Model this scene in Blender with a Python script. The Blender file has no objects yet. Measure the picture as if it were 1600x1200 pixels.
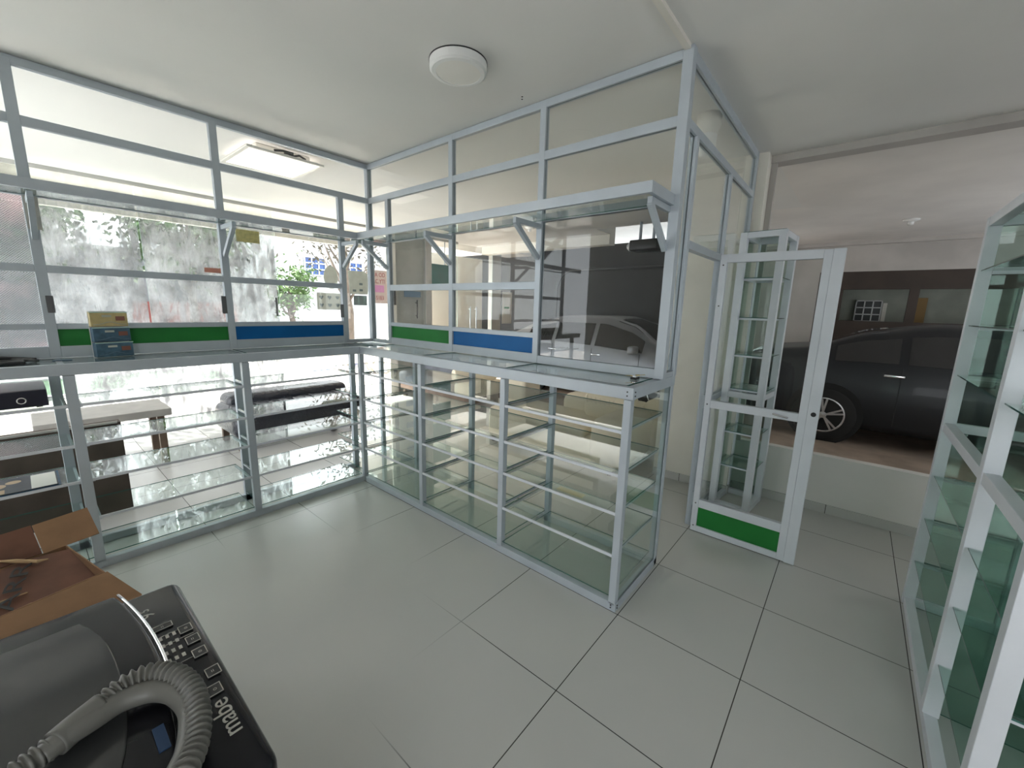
import bpy, bmesh, math, random
from mathutils import Vector, Matrix
random.seed(7)
PI = math.pi
S = bpy.context.scene
COL = S.collection

# ------------------------------------------------------------------ camera
def cam_axes(yaw, pitch, roll):
    cy, sy, cp, sp = math.cos(yaw), math.sin(yaw), math.cos(pitch), math.sin(pitch)
    f = Vector((cy*cp, sy*cp, sp)); r = Vector((sy, -cy, 0)); u = r.cross(f)
    cr, sr = math.cos(roll), math.sin(roll)
    return cr*r + sr*u, -sr*r + cr*u, f
cam = bpy.data.objects.new('camera', bpy.data.cameras.new('camera'))
COL.objects.link(cam)
r_, u_, f_ = cam_axes(0.69237, -0.185125, 0.026764)
cam.matrix_world = Matrix(((r_.x, u_.x, -f_.x, -2.2723), (r_.y, u_.y, -f_.y, -3.7052), (r_.z, u_.z, -f_.z, 1.63446), (0, 0, 0, 1)))
cam.data.sensor_width = 36
cam.data.lens = 36*640.15/1600
cam.data.clip_start = 0.02
cam.data.clip_end = 200
S.camera = cam

# ------------------------------------------------------------------ world, light, exposure
w = bpy.data.worlds.new('overcast_sky'); S.world = w; w.use_nodes = True
bg = w.node_tree.nodes['Background']
bg.inputs[0].default_value = (0.93, 0.97, 1.0, 1)
bg.inputs[1].default_value = 5.8
sun = bpy.data.objects.new('sun', bpy.data.lights.new('sun', 'SUN')); COL.objects.link(sun)
sun.data.energy = 25; sun.data.angle = math.radians(3); sun.data.color = (1.0, .95, .88)
sun.rotation_euler = Vector((-.25, .62, 1.0)).to_track_quat('Z', 'Y').to_euler()     # high over the street, behind the trees
def portal(loc, rot, sx, sy):
    L = bpy.data.lights.new('sky_portal', 'AREA'); L.shape = 'RECTANGLE'; L.size = sx; L.size_y = sy
    L.cycles.is_portal = True
    o = bpy.data.objects.new('sky_portal', L); COL.objects.link(o); o.location = loc; o.rotation_euler = rot
portal((0.2, 3.9, 1.45), (-PI/2, 0, 0), 9.8, 3.1)      # opening of the shopfront towards the street
portal((-4.4, 1.4, 1.4), (0, -PI/2, 0), 2.9, 2.8)          # open left end of the showroom
portal((-4.4, -5.5, 1.5), (0, -PI/2, 0), 1.5, 2.4)        # made-up window opening behind the camera, added for light
portal((4.6, -7.2, 1.45), (PI/2, 0, 0), 4.0, .9)  # sky light through the added opening in the garage end wall
portal((6.8, -.8, 3.24), (0, PI/2, 0), .36, 2.0)          # clerestory slot over the garage wall
S.view_settings.view_transform = 'Standard'
S.view_settings.look = 'None'
S.view_settings.exposure = 0.0
S.view_settings.gamma = 1.0
S.view_settings.use_curve_mapping = False
S.cycles.transparent_max_bounces = 40
S.cycles.max_bounces = 14
S.cycles.diffuse_bounces = 7
S.cycles.glossy_bounces = 5
S.cycles.transmission_bounces = 12
S.cycles.sample_clamp_indirect = 8.0
S.cycles.caustics_reflective = False
S.cycles.caustics_refractive = False

# ------------------------------------------------------------------ materials
def mat(name, col, rough=0.5, metal=0.0, coat=0.0, noise=0.0, nscale=8.0, spec=0.5, bump=0.0, col2=None):
    m = bpy.data.materials.new(name); m.use_nodes = True
    nt = m.node_tree; b = nt.nodes['Principled BSDF']
    b.inputs['Base Color'].default_value = (*col, 1)
    b.inputs['Roughness'].default_value = rough
    b.inputs['Metallic'].default_value = metal
    b.inputs['Specular IOR Level'].default_value = spec
    if coat:
        b.inputs['Coat Weight'].default_value = coat; b.inputs['Coat Roughness'].default_value = 0.05
    if noise or bump or col2:
        tc = nt.nodes.new('ShaderNodeTexCoord'); n = nt.nodes.new('ShaderNodeTexNoise')
        n.inputs['Scale'].default_value = nscale; n.inputs['Detail'].default_value = 5
        nt.links.new(tc.outputs['Object'], n.inputs['Vector'])
        if noise or col2:
            mx = nt.nodes.new('ShaderNodeMix'); mx.data_type = 'RGBA'
            rp = nt.nodes.new('ShaderNodeValToRGB'); rp.color_ramp.elements[0].position = 0.38; rp.color_ramp.elements[1].position = 0.62
            nt.links.new(n.outputs['Fac'], rp.inputs['Fac']); nt.links.new(rp.outputs['Color'], mx.inputs['Factor'])
            c2 = col2 if col2 else tuple(max(0, c*(1-noise)) for c in col)
            mx.inputs[6].default_value = (*col, 1); mx.inputs[7].default_value = (*c2, 1)
            nt.links.new(mx.outputs[2], b.inputs['Base Color'])
        if bump:
            bp = nt.nodes.new('ShaderNodeBump'); bp.inputs['Strength'].default_value = bump; bp.inputs['Distance'].default_value = 0.02
            nt.links.new(n.outputs['Fac'], bp.inputs['Height']); nt.links.new(bp.outputs['Normal'], b.inputs['Normal'])
    return m

def glass_mat(name, tint, ior=1.45, dirt=None, dcol=(0.85, 0.86, 0.88), gl=1.0, fade=None):
    """thin sheet glass: sees through, reflects by Fresnel; dirt = (base, amount, scale)"""
    m = bpy.data.materials.new(name); m.use_nodes = True
    nt = m.node_tree; nt.nodes.clear()
    out = nt.nodes.new('ShaderNodeOutputMaterial'); tr = nt.nodes.new('ShaderNodeBsdfTransparent')
    gs = nt.nodes.new('ShaderNodeBsdfGlossy'); mx = nt.nodes.new('ShaderNodeMixShader')
    tr.inputs[0].default_value = (*tint, 1); gs.inputs['Roughness'].default_value = 0.0
    gs.inputs[0].default_value = (gl, gl, gl, 1)
    # Schlick reflectance from the angle of view, the same on both faces of the sheet
    f0 = ((ior-1)/(ior+1))**2
    ge = nt.nodes.new('ShaderNodeNewGeometry'); dt = nt.nodes.new('ShaderNodeVectorMath'); dt.operation = 'DOT_PRODUCT'
    nt.links.new(ge.outputs['Incoming'], dt.inputs[0]); nt.links.new(ge.outputs['Normal'], dt.inputs[1])
    def mm_(op, a, b):
        q = nt.nodes.new('ShaderNodeMath'); q.operation = op
        for i, v in enumerate((a, b)):
            if v is None: continue
            if isinstance(v, (int, float)): q.inputs[i].default_value = v
            else: nt.links.new(v, q.inputs[i])
        return q.outputs[0]
    c_ = mm_('ABSOLUTE', dt.outputs['Value'], None)
    pw_ = mm_('POWER', mm_('SUBTRACT', 1.0, c_), 5.0)
    fr_ = mm_('ADD', mm_('MULTIPLY', pw_, 1-f0), f0)
    nt.links.new(fr_, mx.inputs[0]); nt.links.new(tr.outputs[0], mx.inputs[1]); nt.links.new(gs.outputs[0], mx.inputs[2])
    last = mx
    if dirt:
        base, amt, sc = dirt
        tc = nt.nodes.new('ShaderNodeTexCoord'); mp = nt.nodes.new('ShaderNodeMapping'); n = nt.nodes.new('ShaderNodeTexNoise')
        mp.inputs['Scale'].default_value = (sc, sc, sc*0.3)
        n.inputs['Scale'].default_value = 1; n.inputs['Detail'].default_value = 9; n.inputs['Roughness'].default_value = 0.72
        n.inputs['Distortion'].default_value = 0.6
        rp = nt.nodes.new('ShaderNodeMapRange'); rp.inputs[1].default_value = 0.40; rp.inputs[2].default_value = 0.60
        rp.inputs[3].default_value = base; rp.inputs[4].default_value = base+amt
        nt.links.new(tc.outputs['Object'], mp.inputs[0]); nt.links.new(mp.outputs[0], n.inputs['Vector']); nt.links.new(n.outputs['Fac'], rp.inputs[0])
        df = nt.nodes.new('ShaderNodeBsdfDiffuse'); tl = nt.nodes.new('ShaderNodeBsdfTranslucent'); ad = nt.nodes.new('ShaderNodeMixShader')
        nb = nt.nodes.new('ShaderNodeTexNoise'); nb.inputs['Scale'].default_value = 2.2; nb.inputs['Detail'].default_value = 8; nb.inputs['Roughness'].default_value = .7
        rb = nt.nodes.new('ShaderNodeValToRGB'); eb = rb.color_ramp.elements; eb[0].position = .40; eb[1].position = .60
        eb[0].color = (*[c*.45 for c in dcol], 1); eb[1].color = (*dcol, 1)
        nt.links.new(tc.outputs['Object'], nb.inputs['Vector']); nt.links.new(nb.outputs['Fac'], rb.inputs['Fac'])
        nt.links.new(rb.outputs[0], df.inputs[0]); nt.links.new(rb.outputs[0], tl.inputs[0])
        df.inputs[0].default_value = (*dcol, 1); tl.inputs[0].default_value = (*dcol, 1); ad.inputs[0].default_value = 0.45
        nt.links.new(df.outputs[0], ad.inputs[1]); nt.links.new(tl.outputs[0], ad.inputs[2])
        m2 = nt.nodes.new('ShaderNodeMixShader'); amount = rp.outputs[0]
        if fade:      # the grime thins out towards the top of the glass
            sx_ = nt.nodes.new('ShaderNodeSeparateXYZ'); fm = nt.nodes.new('ShaderNodeMapRange')
            gp_ = nt.nodes.new('ShaderNodeNewGeometry'); nt.links.new(gp_.outputs['Position'], sx_.inputs[0]); nt.links.new(sx_.outputs[2], fm.inputs[0])
            fm.inputs[1].default_value = fade[0]; fm.inputs[2].default_value = fade[1]; fm.inputs[3].default_value = .12; fm.inputs[4].default_value = 1
            amount = mm_('MULTIPLY', rp.outputs[0], fm.outputs[0])
        nt.links.new(amount, m2.inputs[0]); nt.links.new(mx.outputs[0], m2.inputs[1]); nt.links.new(ad.outputs[0], m2.inputs[2])
        last = m2
    nt.links.new(last.outputs[0], out.inputs[0])
    return m

M = {}
M['alu'] = mat('backlight_toned_aluminium', (0.47, 0.52, 0.57), 0.42, 0.15, noise=0.06, nscale=6)  # white frame paint with the blue-grey shade of backlight put into its colour
M['alu_white'] = mat('white_painted_aluminium', (0.68, 0.71, 0.76), 0.4, 0.05, noise=0.05, nscale=6)
M['screw'] = mat('dark_screw', (0.08, 0.08, 0.08), 0.4, 0.6)
M['glass'] = glass_mat('clear_pane_glass', (0.985, 0.995, 0.99), 1.30)
M['shelf_glass'] = glass_mat('green_tinted_shelf_glass', (0.925, 0.968, 0.952), 1.35)
M['tower_glass'] = glass_mat('green_tinted_cabinet_glass', (0.76, 0.855, 0.82), 1.4)
M['glass_edge'] = mat('green_glass_edge', (0.035, 0.13, 0.11), 0.15)
M['glass_edge_lt'] = mat('pale_green_glass_edge', (0.45, 0.62, 0.57), 0.2)
M['dusty'] = glass_mat('dusty_shopfront_glass', (0.90, 0.93, 0.92), 1.2, dirt=(0.22, 0.68, 11.0), dcol=(.58, .59, .62), fade=(2.62, 2.35))
M['dusty_low'] = glass_mat('lightly_dusty_shopfront_glass', (0.75, 0.78, 0.77), 1.2, dirt=(0.06, 0.16, 4.0), dcol=(.3, .3, .3))
M['tint'] = glass_mat('garage_dimming_pane_glass', (0.72, 0.74, 0.75), 1.35)  # clear pane darkened to stand in for the dim garage behind it
M['white'] = mat('white_plaster', (0.72, 0.71, 0.68), 0.75, noise=0.05, nscale=2.5)
M['ceil'] = mat('white_ceiling_paint', (0.74, 0.73, 0.71), 0.8, noise=0.04, nscale=1.2)
M['cream'] = mat('cream_wall_paint', (0.76, 0.73, 0.66), 0.7, noise=0.06, nscale=3)
M['garage_ceil'] = mat('garage_ceiling_paint', (0.78, 0.75, 0.72), 0.85, noise=0.08, nscale=1.5)
M['green'] = mat('green_acrylic_panel', (0.02, 0.20, 0.04), 0.5, spec=.25, noise=0.15, nscale=4)
M['blue'] = mat('blue_acrylic_panel', (0.003, 0.12, 0.36), 0.5, spec=.25, noise=0.1, nscale=4)
M['plastic_white'] = mat('white_plastic', (0.78, 0.78, 0.77), 0.35)
M['plastic_cream'] = mat('aged_white_plastic', (0.75, 0.72, 0.66), 0.4)
M['black'] = mat('black_plastic', (0.012, 0.012, 0.014), 0.3)
M['black_matte'] = mat('matte_black', (0.02, 0.02, 0.022), 0.7)
M['chrome'] = mat('chrome_trim', (0.75, 0.75, 0.77), 0.15, 1.0)
M['card'] = mat('brown_cardboard', (0.30, 0.17, 0.09), 0.85, noise=0.12, nscale=14)
M['card_dark'] = mat('printed_and_shaded_cardboard', (0.17, 0.075, 0.045), 0.8, noise=0.35, nscale=7)
M['carton_grey'] = mat('dark_grey_brown_carton', (0.085, 0.065, 0.05), 0.8, noise=0.3, nscale=5)
M['card_edge'] = mat('torn_cardboard_edge', (0.52, 0.36, 0.20), 0.9)
M['ink'] = mat('black_print', (0.01, 0.01, 0.01), 0.6)
M['hose'] = mat('grey_ribbed_plastic', (0.15, 0.148, 0.135), 0.45)
M['washer_dark'] = mat('charcoal_gloss_plastic', (0.010, 0.010, 0.013), 0.16, spec=.25)
M['washer_body'] = mat('dark_silver_enamel', (0.12, 0.12, 0.125), 0.35, 0.4)
M['washer_glass'] = mat('smoked_lid_glass', (0.045, 0.047, 0.048), 0.10, spec=.4, noise=0.3, nscale=3)
M['print_white'] = mat('pale_grey_print', (0.62, 0.60, 0.55), 0.5)
M['print_blue'] = mat('blue_display', (0.03, 0.06, 0.13), 0.4, spec=.2)
M['navy'] = mat('dark_navy_enamel', (0.008, 0.010, 0.025), 0.3)
M['drawer_top'] = mat('grey_metal_sheet', (0.35, 0.35, 0.37), 0.25, 0.6)
M['leather'] = mat('cream_leather', (0.78, 0.70, 0.55), 0.5, noise=0.05, nscale=6, bump=0.25)
M['grey_uph'] = mat('grey_upholstery', (0.14, 0.15, 0.18), 0.5, noise=0.35, nscale=5, bump=0.3)
M['wrap'] = mat('black_plastic_wrap', (0.02, 0.022, 0.032), 0.22, noise=0.0, nscale=22, bump=0.9, coat=0.4)
M['wood'] = mat('brown_wood', (0.15, 0.10, 0.07), 0.55, noise=0.25, nscale=9)
M['grey_wood'] = mat('weathered_grey_tabletop', (0.42, 0.40, 0.37), 0.6, noise=0.15, nscale=6)
M['dark_wood'] = mat('dark_stained_wood', (0.045, 0.03, 0.022), 0.6, noise=0.2, nscale=4)
M['garage_floor'] = mat('brown_garage_floor', (0.46, 0.37, 0.30), 0.5, noise=0.3, nscale=3)
M['garage_dark'] = mat('dark_grey_garage_panel', (0.05, 0.052, 0.055), 0.6, noise=0.25, nscale=2)
M['garage_wall'] = mat('grey_garage_wall', (0.50, 0.47, 0.445), 0.8, noise=0.15, nscale=2)
M['car_dark'] = mat('charcoal_car_paint', (0.022, 0.024, 0.028), 0.42, 0.3, coat=0.1)
M['car_silver'] = mat('silver_car_paint', (0.30, 0.305, 0.32), 0.35, 0.4, coat=0.3)
M['car_glass'] = mat('dark_car_glass', (0.008, 0.009, 0.011), 0.05, coat=1.0)
M['rubber'] = mat('black_rubber', (0.012, 0.012, 0.012), 0.8)
M['rim'] = mat('machined_alloy', (0.62, 0.62, 0.64), 0.25, 0.9)
M['red_lamp'] = mat('red_lamp_glass', (0.30, 0.01, 0.01), 0.15, coat=1.0)
M['pave'] = mat('pale_concrete_paving', (0.72, 0.67, 0.62), 0.85, noise=0.15, nscale=1.5)
M['asphalt'] = mat('grey_asphalt', (0.16, 0.16, 0.17), 0.9, noise=0.15, nscale=3)
M['grass'] = mat('mown_grass', (0.07, 0.15, 0.08), 0.9, noise=0.4, nscale=14)
M['bwhite'] = mat('white_building_render', (0.55, 0.55, 0.56), 0.85, noise=0.08, nscale=1)
M['bgrey'] = mat('grey_weathered_wall', (0.20, 0.20, 0.22), 0.9, noise=0.4, nscale=2.2)
M['bred'] = mat('red_brick_low_wall', (0.22, 0.05, 0.045), 0.9, noise=0.2, nscale=3)
M['bluewin'] = mat('blue_window_pane', (0.01, 0.06, 0.25), 0.2, noise=0.3, nscale=3)
M['bark'] = mat('grey_bark', (0.16, 0.13, 0.11), 0.9, noise=0.3, nscale=9)
M['leaf'] = mat('green_leaf', (0.05, 0.10, 0.03), 0.7, noise=0.4, nscale=1.2)
M['leaf_dry'] = mat('brown_green_leaf', (0.07, 0.06, 0.04), 0.7, noise=0.3, nscale=2)
M['leaf_lt'] = mat('light_green_leaf', (0.10, 0.18, 0.05), 0.7, noise=0.3, nscale=2)
M['olive'] = mat('olive_printed_sticker', (0.26, 0.24, 0.09), 0.6, noise=0.3, nscale=22)
M['paper_grey'] = mat('grey_back_of_paper', (0.55, 0.57, 0.50), 0.8, noise=0.1, nscale=12)
M['paper_dk'] = mat('dark_grey_card', (0.16, 0.20, 0.20), 0.7)
M['paper'] = mat('off_white_paper', (0.75, 0.73, 0.68), 0.8)
M['paper_peach'] = mat('peach_paper', (0.85, 0.66, 0.58), 0.8)
M['pink'] = mat('pink_paper', (0.85, 0.36, 0.62), 0.8)
M['red_ink'] = mat('red_print', (0.50, 0.08, 0.08), 0.6)
M['teal'] = mat('teal_green_board', (0.10, 0.22, 0.21), 0.6, noise=0.15, nscale=5)
M['navy_label'] = mat('blue_grey_label', (0.12, 0.19, 0.26), 0.5)
M['grey_board'] = mat('pale_grey_board', (0.50, 0.49, 0.46), 0.7, noise=0.12, nscale=3)
M['amber'] = mat('yellow_card_insert', (0.62, 0.50, 0.24), 0.6, noise=0.15, nscale=30)
M['rust'] = mat('red_brown_print', (0.25, 0.10, 0.07), 0.6)
M['slate'] = mat('slate_blue_insert', (0.07, 0.15, 0.22), 0.5, noise=0.3, nscale=30)
M['mag_dark'] = mat('dark_magazine_print', (0.035, 0.045, 0.06), 0.35, noise=0.3, nscale=12)
M['mag_blue'] = mat('blue_magazine_print', (0.02, 0.11, 0.22), 0.35, noise=0.3, nscale=16)
M['skin_print'] = mat('tan_magazine_print', (0.50, 0.36, 0.22), 0.4)
M['brass'] = mat('brass_key', (0.55, 0.40, 0.10), 0.3, 0.8)
M['cable'] = mat('dark_grey_cable', (0.055, 0.055, 0.055), 0.6)
M['diffuser'] = mat('opal_diffuser', (0.80, 0.78, 0.74), 0.5)
M['tape'] = mat('yellow_tape', (0.62, 0.48, 0.22), 0.5)
M['dimdoor'] = mat('ochre_door', (0.30, 0.18, 0.06), 0.6)
M['backroom'] = mat('dim_olive_wall', (0.40, 0.42, 0.36), 0.85, noise=0.2, nscale=3)

def emit_mat(name, col, st):
    m = bpy.data.materials.new(name); m.use_nodes = True; b = m.node_tree.nodes['Principled BSDF']
    b.inputs['Base Color'].default_value = (.8, .78, .75, 1); b.inputs['Emission Color'].default_value = (*col, 1); b.inputs['Emission Strength'].default_value = st
    return m
M['led_on'] = emit_mat('lit_led_diffuser', (1, .93, .88), 1.6)

def floor_mat():
    m = bpy.data.materials.new('large_grey_floor_tile'); m.use_nodes = True
    nt = m.node_tree; b = nt.nodes['Principled BSDF']; N = nt.nodes.new; L = nt.links.new
    tc = N('ShaderNodeTexCoord'); sp = N('ShaderNodeSeparateXYZ'); L(tc.outputs['Object'], sp.inputs[0])
    def math_(op, a, c=None, d=None):
        n = N('ShaderNodeMath'); n.operation = op
        for i, v in enumerate((a, c, d)):
            if v is None: continue
            if isinstance(v, (int, float)): n.inputs[i].default_value = v
            else: L(v, n.inputs[i])
        return n.outputs[0]
    def line(src, off):
        t = math_('DIVIDE', math_('SUBTRACT', src, off), 0.6)
        fr = math_('FRACT', math_('ADD', t, 50.5))
        d = math_('ABSOLUTE', math_('SUBTRACT', fr, 0.5))
        return math_('LESS_THAN', d, 0.0036)
    g = math_('MAXIMUM', line(sp.outputs[0], -0.366), line(sp.outputs[1], -2.917))
    dx = math_('SUBTRACT', sp.outputs[0], -1.75); dy = math_('SUBTRACT', sp.outputs[1], -1.55)
    dist = math_('SQRT', math_('ADD', math_('MULTIPLY', dx, dx), math_('MULTIPLY', dy, dy)))
    mr = N('ShaderNodeMapRange'); mr.interpolation_type = 'SMOOTHSTEP'; mr.inputs[1].default_value = 0.85; mr.inputs[2].default_value = 1.35
    L(dist, mr.inputs[0])
    g = math_('MULTIPLY', g, mr.outputs[0])
    n = N('ShaderNodeTexNoise'); n.inputs['Scale'].default_value = 2.2; n.inputs['Detail'].default_value = 4; L(tc.outputs['Object'], n.inputs['Vector'])
    c1 = N('ShaderNodeMix'); c1.data_type = 'RGBA'; c1.inputs[6].default_value = (0.55, 0.55, 0.53, 1); c1.inputs[7].default_value = (0.50, 0.505, 0.49, 1)
    L(n.outputs['Fac'], c1.inputs['Factor'])
    c2 = N('ShaderNodeMix'); c2.data_type = 'RGBA'; c2.inputs[7].default_value = (0.06, 0.055, 0.05, 1)
    L(c1.outputs[2], c2.inputs[6]); L(g, c2.inputs['Factor']); L(c2.outputs[2], b.inputs['Base Color'])
    b.inputs['Roughness'].default_value = 0.24
    b.inputs['Specular IOR Level'].default_value = 0.35
    return m
M['floor'] = floor_mat()

def film_mat():
    m = bpy.data.materials.new('perforated_printed_film'); m.use_nodes = True
    nt = m.node_tree; b = nt.nodes['Principled BSDF']; N = nt.nodes.new; L = nt.links.new
    tc = N('ShaderNodeTexCoord'); v = N('ShaderNodeTexVoronoi'); v.inputs['Scale'].default_value = 2.2
    n = N('ShaderNodeTexNoise'); n.inputs['Scale'].default_value = 1.6; n.inputs['Detail'].default_value = 6
    L(tc.outputs['Object'], n.inputs['Vector'])
    rp = N('ShaderNodeValToRGB'); e = rp.color_ramp.elements
    e[0].position = 0.35; e[0].color = (0.42, 0.42, 0.45, 1); e[1].position = 0.7; e[1].color = (0.70, 0.52, 0.56, 1)
    k = e.new(0.5); k.color = (0.30, 0.31, 0.33, 1)
    L(n.outputs['Fac'], rp.inputs['Fac']); L(rp.outputs['Color'], b.inputs['Base Color'])
    b.inputs['Roughness'].default_value = 0.6
    mp = N('ShaderNodeMapping'); mp.inputs['Rotation'].default_value = (0, 0.785, 0); mp.inputs['Scale'].default_value = (70, 70, 70)
    L(tc.outputs['Object'], mp.inputs[0]); sp = N('ShaderNodeSeparateXYZ'); L(mp.outputs[0], sp.inputs[0])
    def m2(op, a, c):
        q = N('ShaderNodeMath'); q.operation = op
        for i, x in enumerate((a, c)):
            if isinstance(x, (int, float)): q.inputs[i].default_value = x
            else: L(x, q.inputs[i])
        return q.outputs[0]
    fx = m2('SUBTRACT', m2('FRACT', sp.outputs[0], 0), 0.5); fz = m2('SUBTRACT', m2('FRACT', sp.outputs[2], 0), 0.5)
    d = m2('ADD', m2('MULTIPLY', fx, fx), m2('MULTIPLY', fz, fz))
    hole = m2('LESS_THAN', d, 0.085)
    tr = N('ShaderNodeBsdfTransparent'); tl = N('ShaderNodeBsdfTranslucent'); L(rp.outputs['Color'], tl.inputs[0])
    mm = N('ShaderNodeMixShader'); mm.inputs[0].default_value = 0.35; L(b.outputs[0], mm.inputs[1]); L(tl.outputs[0], mm.inputs[2])
    mx = N('ShaderNodeMixShader'); L(hole, mx.inputs[0]); L(mm.outputs[0], mx.inputs[1]); L(tr.outputs[0], mx.inputs[2])
    L(mx.outputs[0], nt.nodes['Material Output'].inputs[0])
    return m
M['film'] = film_mat()

# ------------------------------------------------------------------ mesh helpers
ORG = {}
class MB:
    def __init__(s): s.v = []; s.f = []; s.m = []
    def add(s, vs, fs, mi=0):
        o = len(s.v); s.v += [tuple(p) for p in vs]
        for f in fs: s.f.append([o+i for i in f]); s.m.append(mi)
        return s
    def box(s, x0, x1, y0, y1, z0, z1, mi=0, thin=None, ei=1):
        vs = [(x, y, z) for x in (x0, x1) for y in (y0, y1) for z in (z0, z1)]
        fs = [(0, 1, 3, 2), (4, 6, 7, 5), (0, 4, 5, 1), (2, 3, 7, 6), (0, 2, 6, 4), (1, 5, 7, 3)]
        for k, f in enumerate(fs):
            s.add(vs, [f], mi if (thin is None or k//2 == thin) else ei)
        return s
    def beam(s, p, q, w, h, up=(0, 0, 1), mi=0):
        p, q = Vector(p), Vector(q); d = (q-p).normalized(); up = Vector(up)
        a = d.cross(up)
        if a.length < 1e-4: a = d.cross(Vector((1, 0, 0)))
        a.normalize(); b = a.cross(d).normalized()
        vs = [c + a*i*w/2 + b*j*h/2 for c in (p, q) for i, j in ((-1, -1), (1, -1), (1, 1), (-1, 1))]
        return s.add(vs, [(3, 2, 1, 0), (4, 5, 6, 7), (0, 1, 5, 4), (1, 2, 6, 5), (2, 3, 7, 6), (3, 0, 4, 7)], mi)
    def tube(s, path, r, n=12, mi=0, closed=False):
        P = [Vector(p) for p in path]; rr = r if isinstance(r, (list, tuple)) else [r]*len(P)
        vs = []; prev = None
        for i, p in enumerate(P):
            d = (P[min(i+1, len(P)-1)] - P[max(i-1, 0)]).normalized()
            if prev is None:
                a = d.cross(Vector((0, 0, 1)))
                if a.length < 1e-3: a = d.cross(Vector((1, 0, 0)))
            else: a = prev - d*prev.dot(d)
            a.normalize(); prev = a; b = d.cross(a)
            for k in range(n):
                t = 2*PI*k/n; vs.append(p + (a*math.cos(t) + b*math.sin(t))*rr[i])
        fs = []
        for i in range(len(P)-1):
            for k in range(n): fs.append((i*n+k, i*n+(k+1) % n, (i+1)*n+(k+1) % n, (i+1)*n+k))
        fs.append(tuple(range(n-1, -1, -1))); fs.append(tuple(range((len(P)-1)*n, len(P)*n)))
        return s.add(vs, fs, mi)
    def cyl(s, p, q, r, n=24, mi=0, r2=None):
        return s.tube([p, q], [r, r if r2 is None else r2], n, mi)
    def lathe(s, prof, c, axis='z', n=40, mi=0):
        vs = []
        for rad, h in prof:
            for k in range(n):
                t = 2*PI*k/n; a, b = rad*math.cos(t), rad*math.sin(t)
                vs.append({'z': (c[0]+a, c[1]+b, c[2]+h), 'x': (c[0]+h, c[1]+a, c[2]+b), 'y': (c[0]+a, c[1]+h, c[2]+b)}[axis])
        fs = [(i*n+k, i*n+(k+1) % n, (i+1)*n+(k+1) % n, (i+1)*n+k) for i in range(len(prof)-1) for k in range(n)]
        return s.add(vs, fs, mi)
    def prism(s, poly, z0, z1, mi=0, fn=None):
        n = len(poly); fn = fn or (lambda a, b, c: (a, b, c))
        vs = [fn(x, y, z0) for x, y in poly] + [fn(x, y, z1) for x, y in poly]
        fs = [tuple(range(n-1, -1, -1)), tuple(range(n, 2*n))] + [(i, (i+1) % n, n+(i+1) % n, n+i) for i in range(n)]
        return s.add(vs, fs, mi)
    def build(s, name, mats, parent=None, bevel=0, smooth=False, seg=2, sub=0, origin=None):
        if not isinstance(mats, (list, tuple)): mats = [mats]
        me = bpy.data.meshes.new(name)
        if parent is not None: o = ORG[parent.name]
        elif origin is not None: o = Vector(origin)
        else:
            xs, ys, zs = zip(*s.v); o = Vector(((min(xs)+max(xs))/2, (min(ys)+max(ys))/2, min(zs)))
        me.from_pydata([tuple(Vector(p)-o) for p in s.v], [], s.f)
        for mname in mats: me.materials.append(M[mname])
        me.polygons.foreach_set('material_index', s.m)
        bm = bmesh.new(); bm.from_mesh(me); bmesh.ops.remove_doubles(bm, verts=bm.verts, dist=1e-5)
        bmesh.ops.recalc_face_normals(bm, faces=bm.faces); bm.to_mesh(me); bm.free()
        if smooth: me.polygons.foreach_set('use_smooth', [True]*len(me.polygons))
        ob = bpy.data.objects.new(name, me); COL.objects.link(ob)
        if parent is not None: ob.parent = parent
        else: ob.location = o
        ORG[ob.name] = o
        if bevel:
            b = ob.modifiers.new('bevel', 'BEVEL'); b.width = bevel; b.segments = seg; b.limit_method = 'ANGLE'
            if seg > 2: me.polygons.foreach_set('use_smooth', [True]*len(me.polygons))
        if sub:
            q = ob.modifiers.new('subd', 'SUBSURF'); q.levels = sub; q.render_levels = sub
        return ob

def thing(name, label, cat, loc, group=None, rz=0):
    o = bpy.data.objects.new(name, None); COL.objects.link(o); o.location = loc; o.rotation_euler = (0, 0, rz)
    o.empty_display_size = 0.1
    o['label'] = label; o['category'] = cat
    if group: o['group'] = group
    ORG[o.name] = Vector(loc)
    return o
def tag(o, label, cat, group=None, kind=None):
    o['label'] = label; o['category'] = cat
    if group: o['group'] = group
    if kind: o['kind'] = kind
    return o
def struct(o, label=None):
    o['kind'] = 'structure'
    if label: o['label'] = label
    return o
def B(*a, **k): return MB().box(*a, **k)
def text(name, body, size, mtx, m, parent=None, depth=0.0006, mirror=False, sx=1.0):
    cu = bpy.data.curves.new(name, 'FONT'); cu.body = body; cu.size = size; cu.extrude = depth
    cu.align_x = 'CENTER'; cu.align_y = 'CENTER'
    t = bpy.data.objects.new(name, cu); COL.objects.link(t)
    bpy.context.view_layer.update()
    me = bpy.data.meshes.new_from_object(t.evaluated_get(bpy.context.evaluated_depsgraph_get()))
    bpy.data.objects.remove(t); bpy.data.curves.remove(cu)
    if mirror: sx = -sx
    me.transform(Matrix.Diagonal((sx, 1, 1, 1))); me.transform(mtx)
    if parent is not None: me.transform(Matrix.Translation(-ORG[parent.name]))
    me.materials.clear(); me.materials.append(M[m])
    ob = bpy.data.objects.new(name, me); COL.objects.link(ob)
    if parent is not None: ob.parent = parent
    ORG[ob.name] = ORG[parent.name] if parent is not None else Vector((0, 0, 0))
    return ob
def face_mtx(loc, right, up):
    r, u = Vector(right).normalized(), Vector(up).normalized(); n = r.cross(u)
    return Matrix(((r.x, u.x, n.x, loc[0]), (r.y, u.y, n.y, loc[1]), (r.z, u.z, n.z, loc[2]), (0, 0, 0, 1)))

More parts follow.
